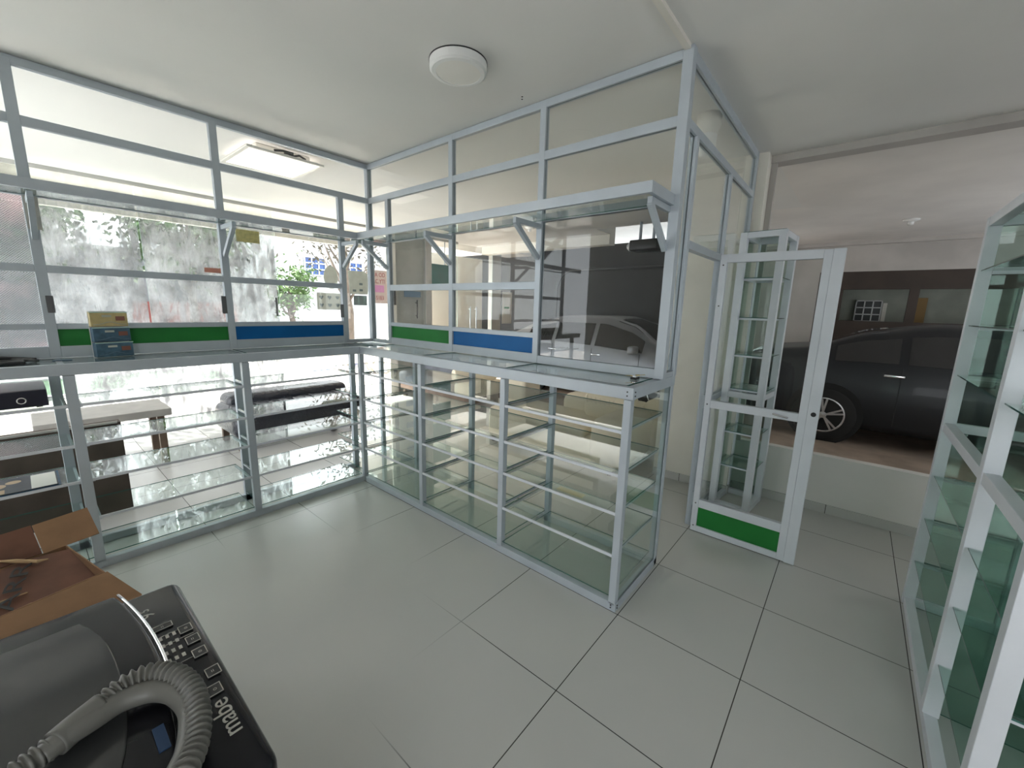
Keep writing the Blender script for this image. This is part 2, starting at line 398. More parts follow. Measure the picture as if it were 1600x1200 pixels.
# ------------------------------------------------------------------ dimensions (metres)
ZC = 2.90                      # ceiling
ZT, Z2, ZS, Z4, ZP = 2.878, 2.577, 2.205, 1.784, 1.262
FY = 2.78                      # street-side shopfront
YG = -2.895                    # end of the kiosk partition

# ------------------------------------------------------------------ setting: floor, ceiling, walls
struct(B(-4.2, 3.2, -7, FY, -0.1, 0, ).build('floor', 'floor', origin=(0, 0, 0)), 'large pale grey tiled floor')
struct(B(1.98, 3.2, -7, -3.0, 0.0, 0.10).build('floor_garage', 'garage_floor'))
struct(B(3.2, 8.6, -7, 8, -0.1, 0.10).build('floor_garage', 'garage_floor'))
struct(B(-4.2, 1.9, -7, FY+.1, ZC, ZC+.12).box(1.9, 3.9, -3.0, FY+.1, ZC, ZC+.12).box(3.9, 4.4, -.25, FY+.1, ZC, ZC+.12).build('ceiling', 'ceil'))
struct(B(-4.2, 8.6, FY+.1, 3.7, ZC+.02, ZC+.14).build('ceiling_canopy', 'grey_board'))
struct(B(-4.2, 2.1, 3.7, 3.78, 2.66, ZC+.14).build('beam_canopy', 'grey_board'))
struct(B(1.9, 8.6, -7, -3.0, ZC, ZC+.12).box(3.9, 8.6, -3.0, -1.75, ZC, ZC+.12).build('ceiling_garage', 'garage_ceil'))
struct(B(3.86, 8.6, -1.75, 8, 3.42, 3.5).build('ceiling_garage', 'ceil'))  # raised roof out of view, added to hold sky light off the garage
struct(B(3.86, 3.9, -1.75, -.25, ZC+.12, 3.42).box(3.9, 6.3, -1.79, -1.75, ZC, 3.42).box(4.4, 4.6, -.25, FY, 2.74, 3.42).box(3.9, 4.4, -.27, -.25, ZC, 3.42).build('beam_garage', 'cream'))
struct(B(-4.3, -4.2, -7, -6.7, 0, ZC).box(-4.3, -4.2, -4.3, 0, 0, ZC).box(-4.3, -4.2, -6.7, -4.3, 0, .8).box(-4.3, -4.2, -6.7, -4.3, 2.2, ZC).build('wall_left', 'white'))   # unseen window opening behind the camera, added to let in light
struct(B(-4.3, 2.6, -7.1, -7, 0, ZC).box(6.6, 8.6, -7.1, -7, 0, ZC).box(2.6, 6.6, -7.1, -7, 0, 1.0).box(2.6, 6.6, -7.1, -7, 1.9, ZC).build('wall_back', 'white'))   # garage window opening out of view, added to light the garage
# dark timber-and-panel wall at the far side of the garage
struct(B(6.3, 6.4, -1.75, 8, 0.1, 3.05).build('wall_garage', 'garage_dark'))
struct(B(7.2, 7.3, -3.05, -1.75, 0.1, ZC).build('wall_garage', 'garage_wall'))
g = MB()
g.box(7.2, 7.3, -7, -3.05, 0.1, 1.56).box(7.2, 7.3, -7, -3.05, 2.10, 2.40).box(7.2, 7.3, -3.42, -3.05, 1.56, 2.1).box(7.2, 7.3, -4.40, -4.28, 1.56, 2.1).box(7.2, 7.3, -5.6, -5.45, 1.56, 2.1)
struct(g.build('wall_garage', 'dark_wood'))
struct(B(7.2, 7.3, -7, -3.05, 2.40, ZC-.06).build('wall_garage', 'garage_wall'))
struct(B(7.12, 7.3, -7, -1.75, ZC-.06, ZC).build('beam_garage', 'garage_wall'))
# room beyond the strip opening
struct(B(8.5, 8.6, -7, -3.05, 0.1, ZC).box(7.3, 8.6, -3.05, -3.0, .1, ZC).build('wall_far', 'backroom'))
struct(B(8.44, 8.5, -4.08, -4.02, .9, 1.9).build('trim_1', 'cream'))
wn = MB(); wn.box(8.46, 8.5, -4.0, -3.62, 1.55, 1.95)
struct(wn.build('window_9', 'black'))
gr = MB()
for k in range(4): gr.box(8.42, 8.45, -3.62-.127*k-.01, -3.62-.127*k+.01, 1.55, 1.95)
for k in range(4): gr.box(8.42, 8.45, -4.01, -3.61, 1.55+.13*k-.01, 1.55+.13*k+.01)
struct(gr.build('trim_2', 'plastic_white'))
struct(B(8.44, 8.5, -4.62, -4.40, .9, 2.0).build('door_2', 'dimdoor'))
# column and knee wall towards the garage
struct(B(1.72, 2.05, -2.98, -2.30, 0, ZC).build('wall_pillar', 'cream'))
struct(B(1.90, 1.98, -7, -2.98, 0, .485).build('wall_right', 'white'))
struct(B(1.885, 1.9, -7, -2.98, 0, .075).build('baseboard_right', 'floor'))
struct(B(1.705, 1.72, -2.98, -2.30, 0, .075).box(1.72, 1.9, -2.995, -2.98, 0, .075).build('baseboard_pillar', 'floor'))
struct(B(1.84, 1.98, -7, -2.98, ZC-.055, ZC).box(1.86, 1.9, -3.02, -2.98, .485, ZC-.055).build('trim_3', 'garage_wall'))
struct(B(-1.6, -.03, YG-.012, YG+.018, ZC-.02, ZC).build('trim_4', 'plastic_cream'))
def pane(x0, x1, y, z0, z1, m, name): return struct(B(x0, x1, y-.005, y+.005, z0, z1, thin=1).build(name, [m, 'glass_edge_lt']))
# shopfront: wall pieces beside the glass
struct(B(2.04, 2.2, FY, FY+.12, 0, ZC).build('wall_front', 'cream'))
struct(B(4.3, 6.2, 4.5, 4.62, 0, ZC).build('wall_outer', 'cream'))
pane(3.68, 4.74, FY, 0.02, ZC-.02, 'glass', 'window_7')
struct(B(2.86, 3.0, FY-.02, FY+.14, 0, ZC).build('wall_front', 'grey_board'))
struct(B(4.75, 5.05, FY, FY+.12, 0, ZC).build('wall_front', 'grey_board'))
struct(B(-4.2, 3.66, FY-.05, FY-.02, ZC-.04, ZC).build('trim_5', 'grey_board'))
struct(B(-4.2, 2.04, FY-.02, FY+.03, 0, .02).build('trim_6', 'alu'))

# shopfront glass (fixed structure): three dusty panes, a cleaner one, a board-backed one
pane(-2.02, -1.255, FY, .02, ZC-.02, 'dusty', 'window_1')
pane(-1.235, .19, FY, .02, ZC-.02, 'dusty', 'window_2')
pane(.21, 2.03, FY, .02, ZC-.02, 'glass', 'window_3')
pane(-4.2, -2.04, FY, .02, ZC-.02, 'dusty_low', 'window_4')
pane(2.2, 2.86, FY+.02, 0.0, ZC-.02, 'glass', 'window_5')
pane(3.0, 3.66, FY+.02, 0.0, ZC-.02, 'glass', 'window_6')
struct(B(2.22, 2.85, FY+.06, FY+.1, 0, ZC).build('wall_front', 'grey_board'))
o = B(-3.6, -2.05, FY-.02, FY-.012, .9, 2.62).build('window_film', 'film'); tag(o, 'grey and pink perforated printed film on the leftmost shopfront glass', 'window film')
def handle(x, z0, z1, y, name, label, m='alu'):
    t = thing(name, label, 'door handle', (x, y, z0), 'pull bars on the shopfront glass')
    MB().tube([(x, y-.05, z0), (x, y-.05, z1)], .013, 12).build('bar', m, t, smooth=True)
    for zz in (z0+.05, z1-.05): MB().cyl((x, y-.05, zz), (x, y, zz), .008).build('standoff', m, t)
handle(.15, 1.42, 1.68, FY, 'door_handle', 'dark vertical pull bar on the dusty shopfront glass', 'cable')
handle(2.62, 1.38, 1.72, FY, 'door_handle', 'dark vertical pull bar in front of the pale grey board', 'cable')
handle(4.02, .85, 1.62, FY, 'door_handle', 'left bar of the H-shaped pull on the right glass door', 'alu')
handle(4.20, .85, 1.62, FY, 'door_handle', 'right bar of the H-shaped pull on the right glass door', 'alu')
o = B(2.1, 2.16, FY-.05, FY-.0, 1.62, 1.93).build('intercom_box', 'cable', bevel=.006); tag(o, 'small dark grey box on the white post of the shopfront', 'box')
# ------------------------------------------------------------------ kiosk partitions
def frame_part(t, name, *box, bevel=.002, m='alu'):
    return B(*box).build(name, m, t, bevel=bevel)
T = .02   # half profile depth
# left partition (plane y = 0)
t = thing('glass_partition', 'left white aluminium glass partition with one green and one blue strip', 'partition', (-1.2, 0, ZP), 'kiosk glass partitions')
LX = [-3.4, -2.146, -1.217, -.29]
for x in LX: frame_part(t, 'post', x-.024, x+.024, -T, T, ZP, (ZT if x != -.29 else Z2-.02))
frame_part(t, 'post', -.024, .024, -.024, .024, ZP, ZT+.01)
for z, h in ((ZT-.005, .022), (Z2, .025), (ZS, .024)): frame_part(t, 'rail', -3.4, -.024, -T+.002, T-.002, z-h, z+h)
for a, b in ((-3.376, -2.17), (-2.122, -1.241), (-1.193, -.314)):
    frame_part(t, 'rail', a, b, -T+.002, T-.002, Z4-.022, Z4+.022)
    frame_part(t, 'rail', a, b, -T+.002, T-.002, 1.432, 1.466)
    frame_part(t, 'rail', a, b, -T+.002, T-.002, ZP, 1.33)
for a, b, c in ((-2.122, -1.241, 'green'), (-1.193, -.314, 'blue')):
    B(a, b, -.006, .006, 1.33, 1.432).build('green_panel' if c == 'green' else 'blue_panel', c, t)
frame_part(t, 'rail', -.266, -.024, -T+.002, T-.002, ZP, ZP+.03)
for a, b in ((-3.376, -2.17), (-2.122, -1.241), (-1.193, -.024)):
    B(a, b, -.003, .003, Z2+.025, ZT-.027, thin=1).build('pane', ['glass', 'glass_edge'], t)
for a, b in ((-3.376, -2.17), (-2.122, -1.241), (-1.193, -.314)):
    B(a, b, -.003, .003, ZS+.024, Z2-.025, thin=1).build('pane', ['glass', 'glass_edge'], t)
    B(a, b, -.003, .003, Z4+.022, ZS-.024, thin=1).build('pane', ['glass', 'glass_edge'], t)
    B(a, b, .002, .008, 1.466, Z4-.022, thin=1).build('pane', ['glass', 'glass_edge'], t)
B(-.266, -.024, -.003, .003, ZP+.03, Z2-.025, thin=1).build('pane', ['glass', 'glass_edge'], t)
for x, z0, z1 in ((-2.128, 1.53, 1.63), (-1.25, 1.53, 1.66), (-.32, 1.50, 1.62)):
    B(x-.02, x+.012, -T-.006, -T, z0, z1).build('latch', 'washer_body', t, bevel=.002)
B(-2.166, -2.11, -T-.004, -T+.001, 2.0, 2.18).build('tape_patch', 'grey_board', t)
# right partition (plane x = 0)
t = thing('glass_partition', 'right white aluminium glass partition beside the door, with a large pane darkened for the dim garage', 'partition', (0, -1.5, ZP), 'kiosk glass partitions')
RY = [-.315, -1.172, -2.03]
for y in RY: frame_part(t, 'post', -T, T, y-.022, y+.022, ZP, (ZT if y != -.315 else Z2-.02))
frame_part(t, 'corner_post', -.026, .026, YG-.026, YG+.026, ZP, ZC)
for z, h in ((ZT-.005, .022), (Z2, .025), (ZS, .024)): frame_part(t, 'rail', -T+.002, T-.002, YG+.026, -.024, z-h, z+h)
for a, b in ((-1.15, -.337), (-2.008, -1.194)):
    frame_part(t, 'rail', -T+.002, T-.002, a, b, Z4-.028, Z4+.024)
    frame_part(t, 'rail', -T+.002, T-.002, a, b, 1.432, 1.466)
    frame_part(t, 'rail', -T+.002, T-.002, a, b, ZP, 1.325)
for a, b, c in ((-1.15, -.337, 'green'), (-2.008, -1.194, 'blue')):
    B(-.006, .006, a, b, 1.325, 1.432).build('green_panel' if c == 'green' else 'blue_panel', c, t)
frame_part(t, 'rail', -T+.002, T-.002, YG+.026, -2.052, ZP, 1.315)
frame_part(t, 'rail', -T+.002, T-.002, -.293, -.024, ZP, ZP+.03)
for a, b in ((YG+.026, -2.052), (-2.008, -1.194), (-1.15, -.024)):
    B(-.003, .003, a, b, Z2+.025, ZT-.027, thin=0).build('pane', ['glass', 'glass_edge'], t)
for a, b in ((YG+.026, -2.052), (-2.008, -1.194), (-1.15, -.337)):
    B(-.003, .003, a, b, ZS+.024, Z2-.025, thin=0).build('pane', ['glass', 'glass_edge'], t)
for a, b in ((-2.008, -1.194), (-1.15, -.337)):
    B(-.003, .003, a, b, Z4+.022, ZS-.024, thin=0).build('pane', ['glass', 'glass_edge'], t)
    B(.002, .008, a, b, 1.466, Z4-.022, thin=0).build('pane', ['glass', 'glass_edge'], t)
B(-.003, .003, YG+.026, -2.052, 1.315, ZS-.024, thin=0).build('garage_dimmed_pane', ['tint', 'glass_edge'], t)
B(-.003, .003, -.293, -.024, ZP+.03, Z2-.025, thin=0).build('pane', ['glass', 'glass_edge'], t)
# side partition with the doorway (plane y = YG)
t = thing('glass_partition', 'side glass partition over the doorway, running back to the cream pillar', 'partition', (.9, YG, 0), 'kiosk glass partitions')
for x, z0, z1 in ((.19, ZP, Z2-.022), (.955, 2.03, Z2-.022), (1.68, 0, ZC)): frame_part(t, 'post', x-.02, x+.02, YG-.02, YG+.02, z0, z1)
frame_part(t, 'post', .90, .95, YG-.02, YG+.02, 0, 2.03)
frame_part(t, 'rail', .026, 1.66, YG-.018, YG+.018, ZT-.03, ZC)
frame_part(t, 'rail', .026, 1.66, YG-.018, YG+.018, Z2-.022, Z2+.022)
frame_part(t, 'door_head', .21, .98, YG-.022, YG+.022, 1.985, 2.03)
frame_part(t, 'rail', .95, 1.66, YG-.018, YG+.018, .0, .05)
frame_part(t, 'rail', .95, 1.66, YG-.018, YG+.018, .95, 1.0)
frame_part(t, 'rail', .026, .17, YG-.018, YG+.018, ZP, ZP+.03)
for b in ((.026, 1.66, Z2+.022, ZT-.03), (.026, .17, ZP+.03, Z2-.022), (.21, .935, 2.03, Z2-.022), (.975, 1.66, 1.0, Z2-.022), (.95, 1.66, .05, .95)):
    B(b[0], b[1], YG-.003, YG+.003, b[2], b[3], thin=1).build('pane', ['glass', 'glass_edge'], t)
# open door
DX = .845
t = thing('aluminium_door', 'open white aluminium glass door with a green bottom panel', 'door', (DX, -2.935, 0))
def dp(n, y0, y1, z0, z1, m='alu_white', dx=.018): return B(DX-dx, DX+dx, y0, y1, z0, z1).build(n, m, t, bevel=.0025)
dp('stile', -2.975, -2.935, .006, 2.02); dp('stile', -3.5375, -3.495, .006, 2.018); dp('latch_stile', -3.597, -3.538, -.0+.004, 2.02, dx=.022)
dp('rail', -3.495, -2.975, 1.965, 2.02); dp('rail', -3.495, -2.975, .965, 1.02); dp('rail', -3.495, -2.975, .20, .262); dp('rail', -3.495, -2.975, .006, .05)
B(DX-.006, DX+.006, -3.495, -2.975, .05, .20).build('green_panel', 'green', t)
B(DX-.003, DX+.003, -3.495, -2.975, 1.02, 1.965, thin=0).build('pane', ['glass', 'glass_edge'], t)
B(DX-.003, DX+.003, -3.495, -2.975, .262, .965, thin=0).build('pane', ['glass', 'glass_edge'], t)
MB().cyl((DX-.03, -3.57, 1.03), (DX-.02, -3.57, 1.03), .014).build('lock', 'black', t)
MB().cyl((DX-.028, -3.36, .995), (DX-.028, -3.44, .985), .006).cyl((DX-.028, -3.36, .995), (DX-.016, -3.36, .995), .004).cyl((DX-.028, -3.44, .985), (DX-.016, -3.44, .985), .004).build('handle', 'chrome', t)
s = MB()
for z in (.05, .23, .99, 1.68, 1.95): s.cyl((DX-.021, -2.955, z), (DX-.017, -2.955, z), .005, 8)
s.build('screw', 'screw', t)
for z in (.25, 1.0, 1.75): B(DX+.0, DX+.03, -2.935, -2.918, z-.05, z+.05).build('hinge', 'alu', t)

# overhead shelf with triangular brackets, running round both partitions
def bracket(t, p, d):   # p on the post, d = inward direction
    p = Vector(p); d = Vector(d); q = MB()
    q.beam(p + d*.022, p + d*.27, .024, .03).beam(p + d*.024 + Vector((0, 0, -.2)), p + d*.265 + Vector((0, 0, -.012)), .026, .03)
    return q.build('bracket', 'alu', t, bevel=.0015)
t = thing('overhead_shelf', 'left overhead glass shelf on brackets above the green and blue strips', 'shelf', (-1.5, -.15, ZS), 'overhead glass shelves')
B(-3.4, -.30, -.325, -.30, ZS-.033, ZS+.02).build('front_rail', 'alu', t, bevel=.002)
B(-3.4, -.021, -.299, -.021, ZS-.02, ZS-.014, thin=2).build('glass_sheet', ['shelf_glass', 'glass_edge'], t)
for x in (-2.146, -1.217, -.29): bracket(t, (x, 0, ZS-.05), (0, -1, 0))
t = thing('overhead_shelf', 'right overhead glass shelf on brackets, ending above the counter end', 'shelf', (-.15, -1.5, ZS), 'overhead glass shelves')
B(-.325, -.30, YG, -.326, ZS-.033, ZS+.02).build('front_rail', 'alu', t, bevel=.002)
B(-.30, -.027, YG, YG+.024, ZS-.033, ZS+.02).build('end_rail', 'alu', t, bevel=.002)
B(-.30, -.021, YG+.024, -.326, ZS-.02, ZS-.014, thin=2).build('glass_sheet', ['shelf_glass', 'glass_edge'], t)
for y in (-.315, -1.172, -2.03, YG+.03): bracket(t, (0, y, ZS-.05), (-1, 0, 0))

# ------------------------------------------------------------------ display counters
LV = [.075, .323, .567, .784, 1.02]
F = -.365; R = .235; TOPZ = 1.258
def shelf(t, x0, x1, y0, y1, z, front=None):
    b = B(x0, x1, y0, y1, z, z+.006, thin=2).build('glass_shelf', ['shelf_glass', 'glass_edge'], t)
    return b
t = thing('display_counter', 'right glass display counter under the large darkened pane, ending by the doorway', 'counter', (0, -1.6, 0), 'glass display counters')
ys = [-.36, -1.205, -2.045, -2.875]
for y in ys[1:]: frame_part(t, 'front_post', F, F+.04, y-.02, y+.02, .04, TOPZ-.065)
for y in (-.389, -1.19, -2.04, -2.88): frame_part(t, 'rear_post', R-.04, R, y-.02, y+.02, 0.0, TOPZ-.04)
frame_part(t, 'top_rail', F-.002, F+.04, -2.904, -.368, TOPZ-.062, TOPZ)
frame_part(t, 'top_rail', R-.04, R, -2.904, -.368, TOPZ-.06, TOPZ)
frame_part(t, 'end_rail', F+.04, R-.04, -2.904, -2.86, TOPZ-.06, TOPZ)
frame_part(t, 'bottom_rail', F, F+.04, -2.9, -.385, .0, .05)
frame_part(t, 'bottom_rail', R-.04, R, -2.9, -.368, .0, .05)
frame_part(t, 'bottom_rail', F+.04, R-.04, -2.9, -2.86, .0, .05)
for y in ys[1:3]: frame_part(t, 'cross_rail', F+.04, R-.04, y-.015, y+.015, TOPZ-.04, TOPZ-.005)
ygl = [-.375, -1.205, -2.045, -2.86]
for a, b in zip(ygl[1:], ygl[:-1]):
    B(F+.04, R-.04, a+.015, b-.015, TOPZ-.006, TOPZ, thin=2).build('top_glass', ['shelf_glass', 'glass_edge'], t)
for i in range(3):
    y0, y1 = ys[i+1]+.02, ys[i]-.02 if i else ys[i]-.025
    for k, z in enumerate(LV):
        shelf(t, F+.012, R-.02, y0, y1, z)
        if k: B(F+.004, F+.012, y0, y1, z-.008, z+.008).build('shelf_edge_strip', 'alu_white', t)
        if k:
            for ya in (y0, y1-.012): B(F+.012, R-.04, ya, ya+.012, z-.014, z).build('shelf_rest', 'alu', t)
B(F+.04, R-.04, -2.894, -2.888, .05, TOPZ-.06, thin=1).build('end_glass', ['shelf_glass', 'glass_edge'], t)
s = MB()
for z in (1.215, 1.235): s.cyl((F-.004, -2.872, z), (F, -2.872, z), .004, 8).cyl((F+.02, -2.907, z), (F+.02, -2.903, z), .004, 8)
for z in (.02, .035): s.cyl((F-.003, -2.872, z), (F, -2.872, z), .004, 8).cyl((F+.02, -2.904, z), (F+.02, -2.899, z), .004, 8)
s.build('screw', 'screw', t)
MB().box(R, R+.02, -2.88, -2.86, 1.14, 1.20).cyl((R+.02, -2.87, 1.165), (R+.04, -2.87, 1.165), .01).build('latch', 'black', t)
t = thing('display_counter', 'left glass display counter with the black cash drawer on its shelf', 'counter', (-1.8, 0, 0), 'glass display counters')
RL = .025
xs = [-3.2, -2.125, -1.255, -.345]
for x in xs[:3]: frame_part(t, 'front_post', x-.024, x+.024, F, F+.04, .04, TOPZ-.065)
frame_part(t, 'corner_post', F, F+.04, F, F+.04, 0.0, TOPZ-.065)
frame_part(t, 'rear_corner_post', R-.04, R, R-.04, R, 0, TOPZ-.04)
frame_part(t, 'end_rail', R-.04, R, F, R-.04, TOPZ-.06, TOPZ)
frame_part(t, 'end_rail', -.345, R-.04, R-.04, R, TOPZ-.06, TOPZ)
frame_part(t, 'bottom_rail', R-.04, R, F+.002, R-.04, 0, .05)
for x in (-3.2, -2.17, -1.21, -.24): frame_part(t, 'rear_post', x-.024, x+.024, RL-.04, RL, 0.0, TOPZ-.04)
frame_part(t, 'top_rail', -3.4, F+.04, F-.002, F+.04, TOPZ-.062, TOPZ)
frame_part(t, 'top_rail', -3.4, -.20, RL-.04, RL, TOPZ-.06, TOPZ)
frame_part(t, 'bottom_rail', -3.4, F, F, F+.04, .0, .05)
frame_part(t, 'bottom_rail', -3.4, -.20, RL-.04, RL, .0, .05)
for x in (-2.146, -1.24): frame_part(t, 'cross_rail', x-.015, x+.015, F+.04, RL-.04, TOPZ-.04, TOPZ-.005)
for a, b in ((-3.4, -2.16), (-2.13, -1.255), (-1.225, -.345), (-.345, -.20)):
    B(a, b, F+.04, RL-.04, TOPZ-.006, TOPZ, thin=2).build('top_glass', ['shelf_glass', 'glass_edge'], t)
for a, b in ((-3.4, -3.2), (-3.176, -2.149), (-2.101, -1.279), (-1.231, -.385)):
    for k, z in enumerate(LV):
        shelf(t, a, b, F+.012, RL-.02, z)
        if k: B(a, b, F+.004, F+.012, z-.008, z+.008).build('shelf_edge_strip', 'alu_white', t)
        if k:
            for xa in (a, b-.012): B(xa, xa+.012, F+.012, RL-.04, z-.014, z).build('shelf_rest', 'alu', t)
B(-.19, R-.045, F+.042, R-.045, TOPZ-.006, TOPZ, thin=2).build('top_glass', ['shelf_glass', 'glass_edge'], t)
for k, z in enumerate(LV): shelf(t, -.32, R-.045, -.355, R-.045, z)

# ------------------------------------------------------------------ tall glass cabinets
def cabinet(name, label, x0, x1, y0, y1, lv, H, ndiv, mid, pw=.045, facedir='y', glass='tower_glass', mat_='alu_white'):
    """four (or more) square posts, rails at foot, middle and top, glass shelves between"""
    t = thing(name, label, 'cabinet', ((x0+x1)/2, (y0+y1)/2, 0))
    P = lambda n, *b, **k: B(*b).build(n, mat_, t, bevel=.002)
    xs_ = [x0 + (x1-x0)*i/ndiv for i in range(ndiv+1)]
    for i, x in enumerate(xs_):
        a = min(max(x-pw/2, x0), x1-pw)
        for ya in (y0, y1-pw): P('post', a, a+pw, ya, ya+pw, 0.0, H)
    for z, h in ((0.0, .045), (mid, .045), (H-.045, .045)):
        for ya in (y0, y1-pw):
            for i in range(ndiv):
                a = xs_[i] + (pw if i == 0 else pw/2); b = xs_[i+1] - (pw if i == ndiv-1 else pw/2)
                P('rail', a, b, ya+.004, ya+pw-.004, z, z+h)
        for xa in (x0, x1-pw): P('side_rail', xa+.004, xa+pw-.004, y0+pw, y1-pw, z, z+h)
    for i in range(ndiv):
        a = xs_[i] + (pw if i == 0 else pw/2); b = xs_[i+1] - (pw if i == ndiv-1 else pw/2)
        for z in lv:
            B(a-.01, b+.01, y0+.012, y1-.012, z, z+.006, thin=2).build('glass_shelf', [glass, 'glass_edge'], t)
            for bb in ((a, a+.014, y0+pw, y1-pw), (b-.014, b, y0+pw, y1-pw), (a, b, y0+.03 if facedir == 'b' else y1-.06, y0+.045 if facedir == 'b' else y1-.045)): B(*bb, z-.016, z).build('shelf_rest', mat_, t)
    B(x0+.02, x1-.02, y0+.012, y1-.012, H, H+.006, thin=2).build('top_glass', [glass, 'glass_edge'], t)
    return t
# small tower behind the door
t = tower = cabinet('glass_display_tower', 'slim glass display tower standing behind the open door', 1.39, 1.80, -3.235, -2.925, [.37, .665, 1.027, 1.304, 1.60, 1.904], 2.245, 1, .96, pw=.05)
B(1.42, 1.77, -2.940, -2.934, .05, 2.2, thin=1).build('side_pane', ['tower_glass', 'glass_edge'], t)
B(1.78, 1.786, -3.19, -2.97, .05, 2.2, thin=0).build('rear_pane', ['tower_glass', 'glass_edge'], t)
tower.rotation_euler.z = math.radians(-4.5); tower.location.y -= .004
# big shelving cabinet at the right
t = cabinet('glass_display_cabinet', 'long tall glass display cabinet along the right edge', -.665, .887, -4.53, -4.125, [.275, .536, .787, 1.345, 1.60, 1.871], 2.13, 1, 1.045, pw=.05, facedir='b')
for ya in (-4.53, -4.175): B(-.085, -.035, ya, ya+.05, 0.045, 2.085).build('post', 'alu_white', t, bevel=.002)
B(-.62, .84, -4.515, -4.509, .05, 2.09, thin=1).build('back_pane', ['tower_glass', 'glass_edge'], t)
B(.86, .866, -4.48, -4.17, .05, 2.09, thin=0).build('side_pane', ['tower_glass', 'glass_edge'], t)
B(-.06, -.054, -4.48, -4.17, .05, 2.09, thin=0).build('divider_pane', ['tower_glass', 'glass_edge'], t)

# ------------------------------------------------------------------ ceiling fittings
c = (-.60, -1.89, ZC)
t = thing('ceiling_light', 'round white surface ceiling light, switched off', 'ceiling light', c)
MB().lathe([(0, 0), (.150, 0), (.152, -.006), (.150, -.042), (.140, -.05), (.118, -.052), (.118, -.05)], c, n=64).build('housing', 'plastic_white', t, smooth=False)
MB().lathe([(.118, -.050), (0, -.053)], c, n=64).build('diffuser', 'diffuser', t)
MB().lathe([(.154, -.0), (.154, -.005), (.150, -.005)], c, n=64).build('shadow_gap_ring', 'black', t)
v = MB()
for k in (-3, -2.3, -1.6, 0, 1.6, 2.3, 3):
    a = math.atan2(.75, .65) + k*.045
    p = Vector((c[0]+.1512*math.cos(a), c[1]+.1512*math.sin(a), ZC-.018)); d = Vector((math.cos(a), math.sin(a), 0))
    v.beam(p-d*.004, p+d*.002, .003 if k else .006, .016)
v.build('vent_slot', 'black', t)
# square LED panel beyond the left partition
cx, cy = -.63, .50
t = thing('panel_light', 'square white LED ceiling panel with cable stubs, beyond the left partition', 'ceiling light', (cx, cy, ZC))
q = MB(); a, b = .28, .29
for (x0, x1, y0, y1) in ((-a-.03, a+.03, -b-.03, -b), (-a-.03, a+.03, b, b+.03), (-a-.03, -a, -b, b), (a, a+.03, -b, b)): q.box(cx+x0, cx+x1, cy+y0, cy+y1, ZC-.07, ZC-.052)
q.build('frame', 'plastic_cream', t, bevel=.003)
B(cx-a, cx+a, cy-b, cy+b, ZC-.066, ZC-.06).build('diffuser', 'led_on', t)
B(cx-.22, cx+.22, cy-.25, cy+.25, ZC-.055, ZC).build('housing', 'plastic_cream', t, bevel=.01)
MB().tube([(cx-.1, cy-.3, ZC-.04), (cx-.03, cy-.32, ZC-.03), (cx+.05, cy-.29, ZC-.045), (cx+.1, cy-.31, ZC-.03), (cx+.16, cy-.285, ZC-.04)], .009, 8).box(cx-.02, cx+.05, cy-.315, cy-.29, ZC-.045, ZC-.02).build('driver_cable', 'cable', t, smooth=True)
# dome camera over the side partition
c = (.80, -2.775, ZC)
t = thing('security_camera', 'white dome security camera hanging behind the side glass', 'camera', c)
MB().lathe([(0, 0), (.075, 0), (.075, -.07), (.06, -.10), (.06, -.12), (0, -.12)], c, n=32).build('base', 'plastic_cream', t, smooth=True)
MB().lathe([(.055, -.10), (.055, -.2), (.04, -.245), (0, -.262)], c, n=32).build('dome', 'plastic_white', t, smooth=True)
# spotlights / detectors in garage
def downlight(c, label, r=.06):
    t = thing('ceiling_lamp_holder', label, 'lamp holder', c, 'bare lamp holders on the ceilings')
    MB().lathe([(0, 0), (r, 0), (r*.9, -.015), (r*.45, -.03), (0, -.03)], c, n=28).build('rose', 'plastic_white', t, smooth=True)
    MB().lathe([(r*.35, -.03), (r*.35, -.065), (0, -.07)], c, n=20).build('socket', 'plastic_white', t, smooth=True)
downlight((5.4, -4.05, ZC), 'white lamp holder on the garage ceiling above the dark car', .09)
downlight((3.2, .55, ZC), 'white lamp holder on the showroom ceiling behind the right partition', .08)
for x, y, d in ((-1.20, -1.91, .01), (-.108, -1.93, .008)):
    q = MB()
    for k in (-1, 1): q.cyl((x+k*.012, y+k*.01, ZC-.001), (x+k*.012, y+k*.01, ZC), .006, 8)
    q = q.build('screw_hole_pair', 'black_matte'); tag(q, 'pair of small dark screw holes in the ceiling %s' % ('near the top edge of the photo' if d == .01 else 'close to the right partition rail'), 'hole', 'screw hole pairs in the ceiling')

# ------------------------------------------------------------------ washing machine
WX0, WX1, WY0, WY1 = -2.80, -2.095, -3.115, -2.49
t = thing('washing_machine', 'charcoal top-loading washing machine with smoked lid in the near left corner', 'washing machine', ((WX0+WX1)/2, (WY0+WY1)/2, 0))
B(WX0, WX1-.02, WY0+.01, WY1-.01, .02, .90).build('body', 'washer_body', t, bevel=.03, seg=4)
B(WX0-.005, WX1, WY0, WY1, .88, .948).build('top_panel', 'washer_dark', t, bevel=.022, seg=5)
def arc_x(y):   # right edge of the lid, bulging to +x
    k = (y - (WY0+WY1)/2)/(.34); return -2.178 - .045*k*k
ye = [WY0+.035 + (WY1-WY0-.07)*i/16 for i in range(17)]
lid = [(arc_x(y), y) for y in ye] + [(WX0+.02, WY1-.035), (WX0+.02, WY0+.035)]
MB().prism(lid, .945, .985).build('lid', 'washer_dark', t, bevel=.010, seg=4)
yi = [WY0+.10 + (WY1-WY0-.20)*i/12 for i in range(13)]
gl = [(arc_x(y)-.055 - .02*abs((y+2.82)/.24)**4, y) for y in yi] + [(WX0+.08, WY1-.10), (WX0+.08, WY0+.10)]
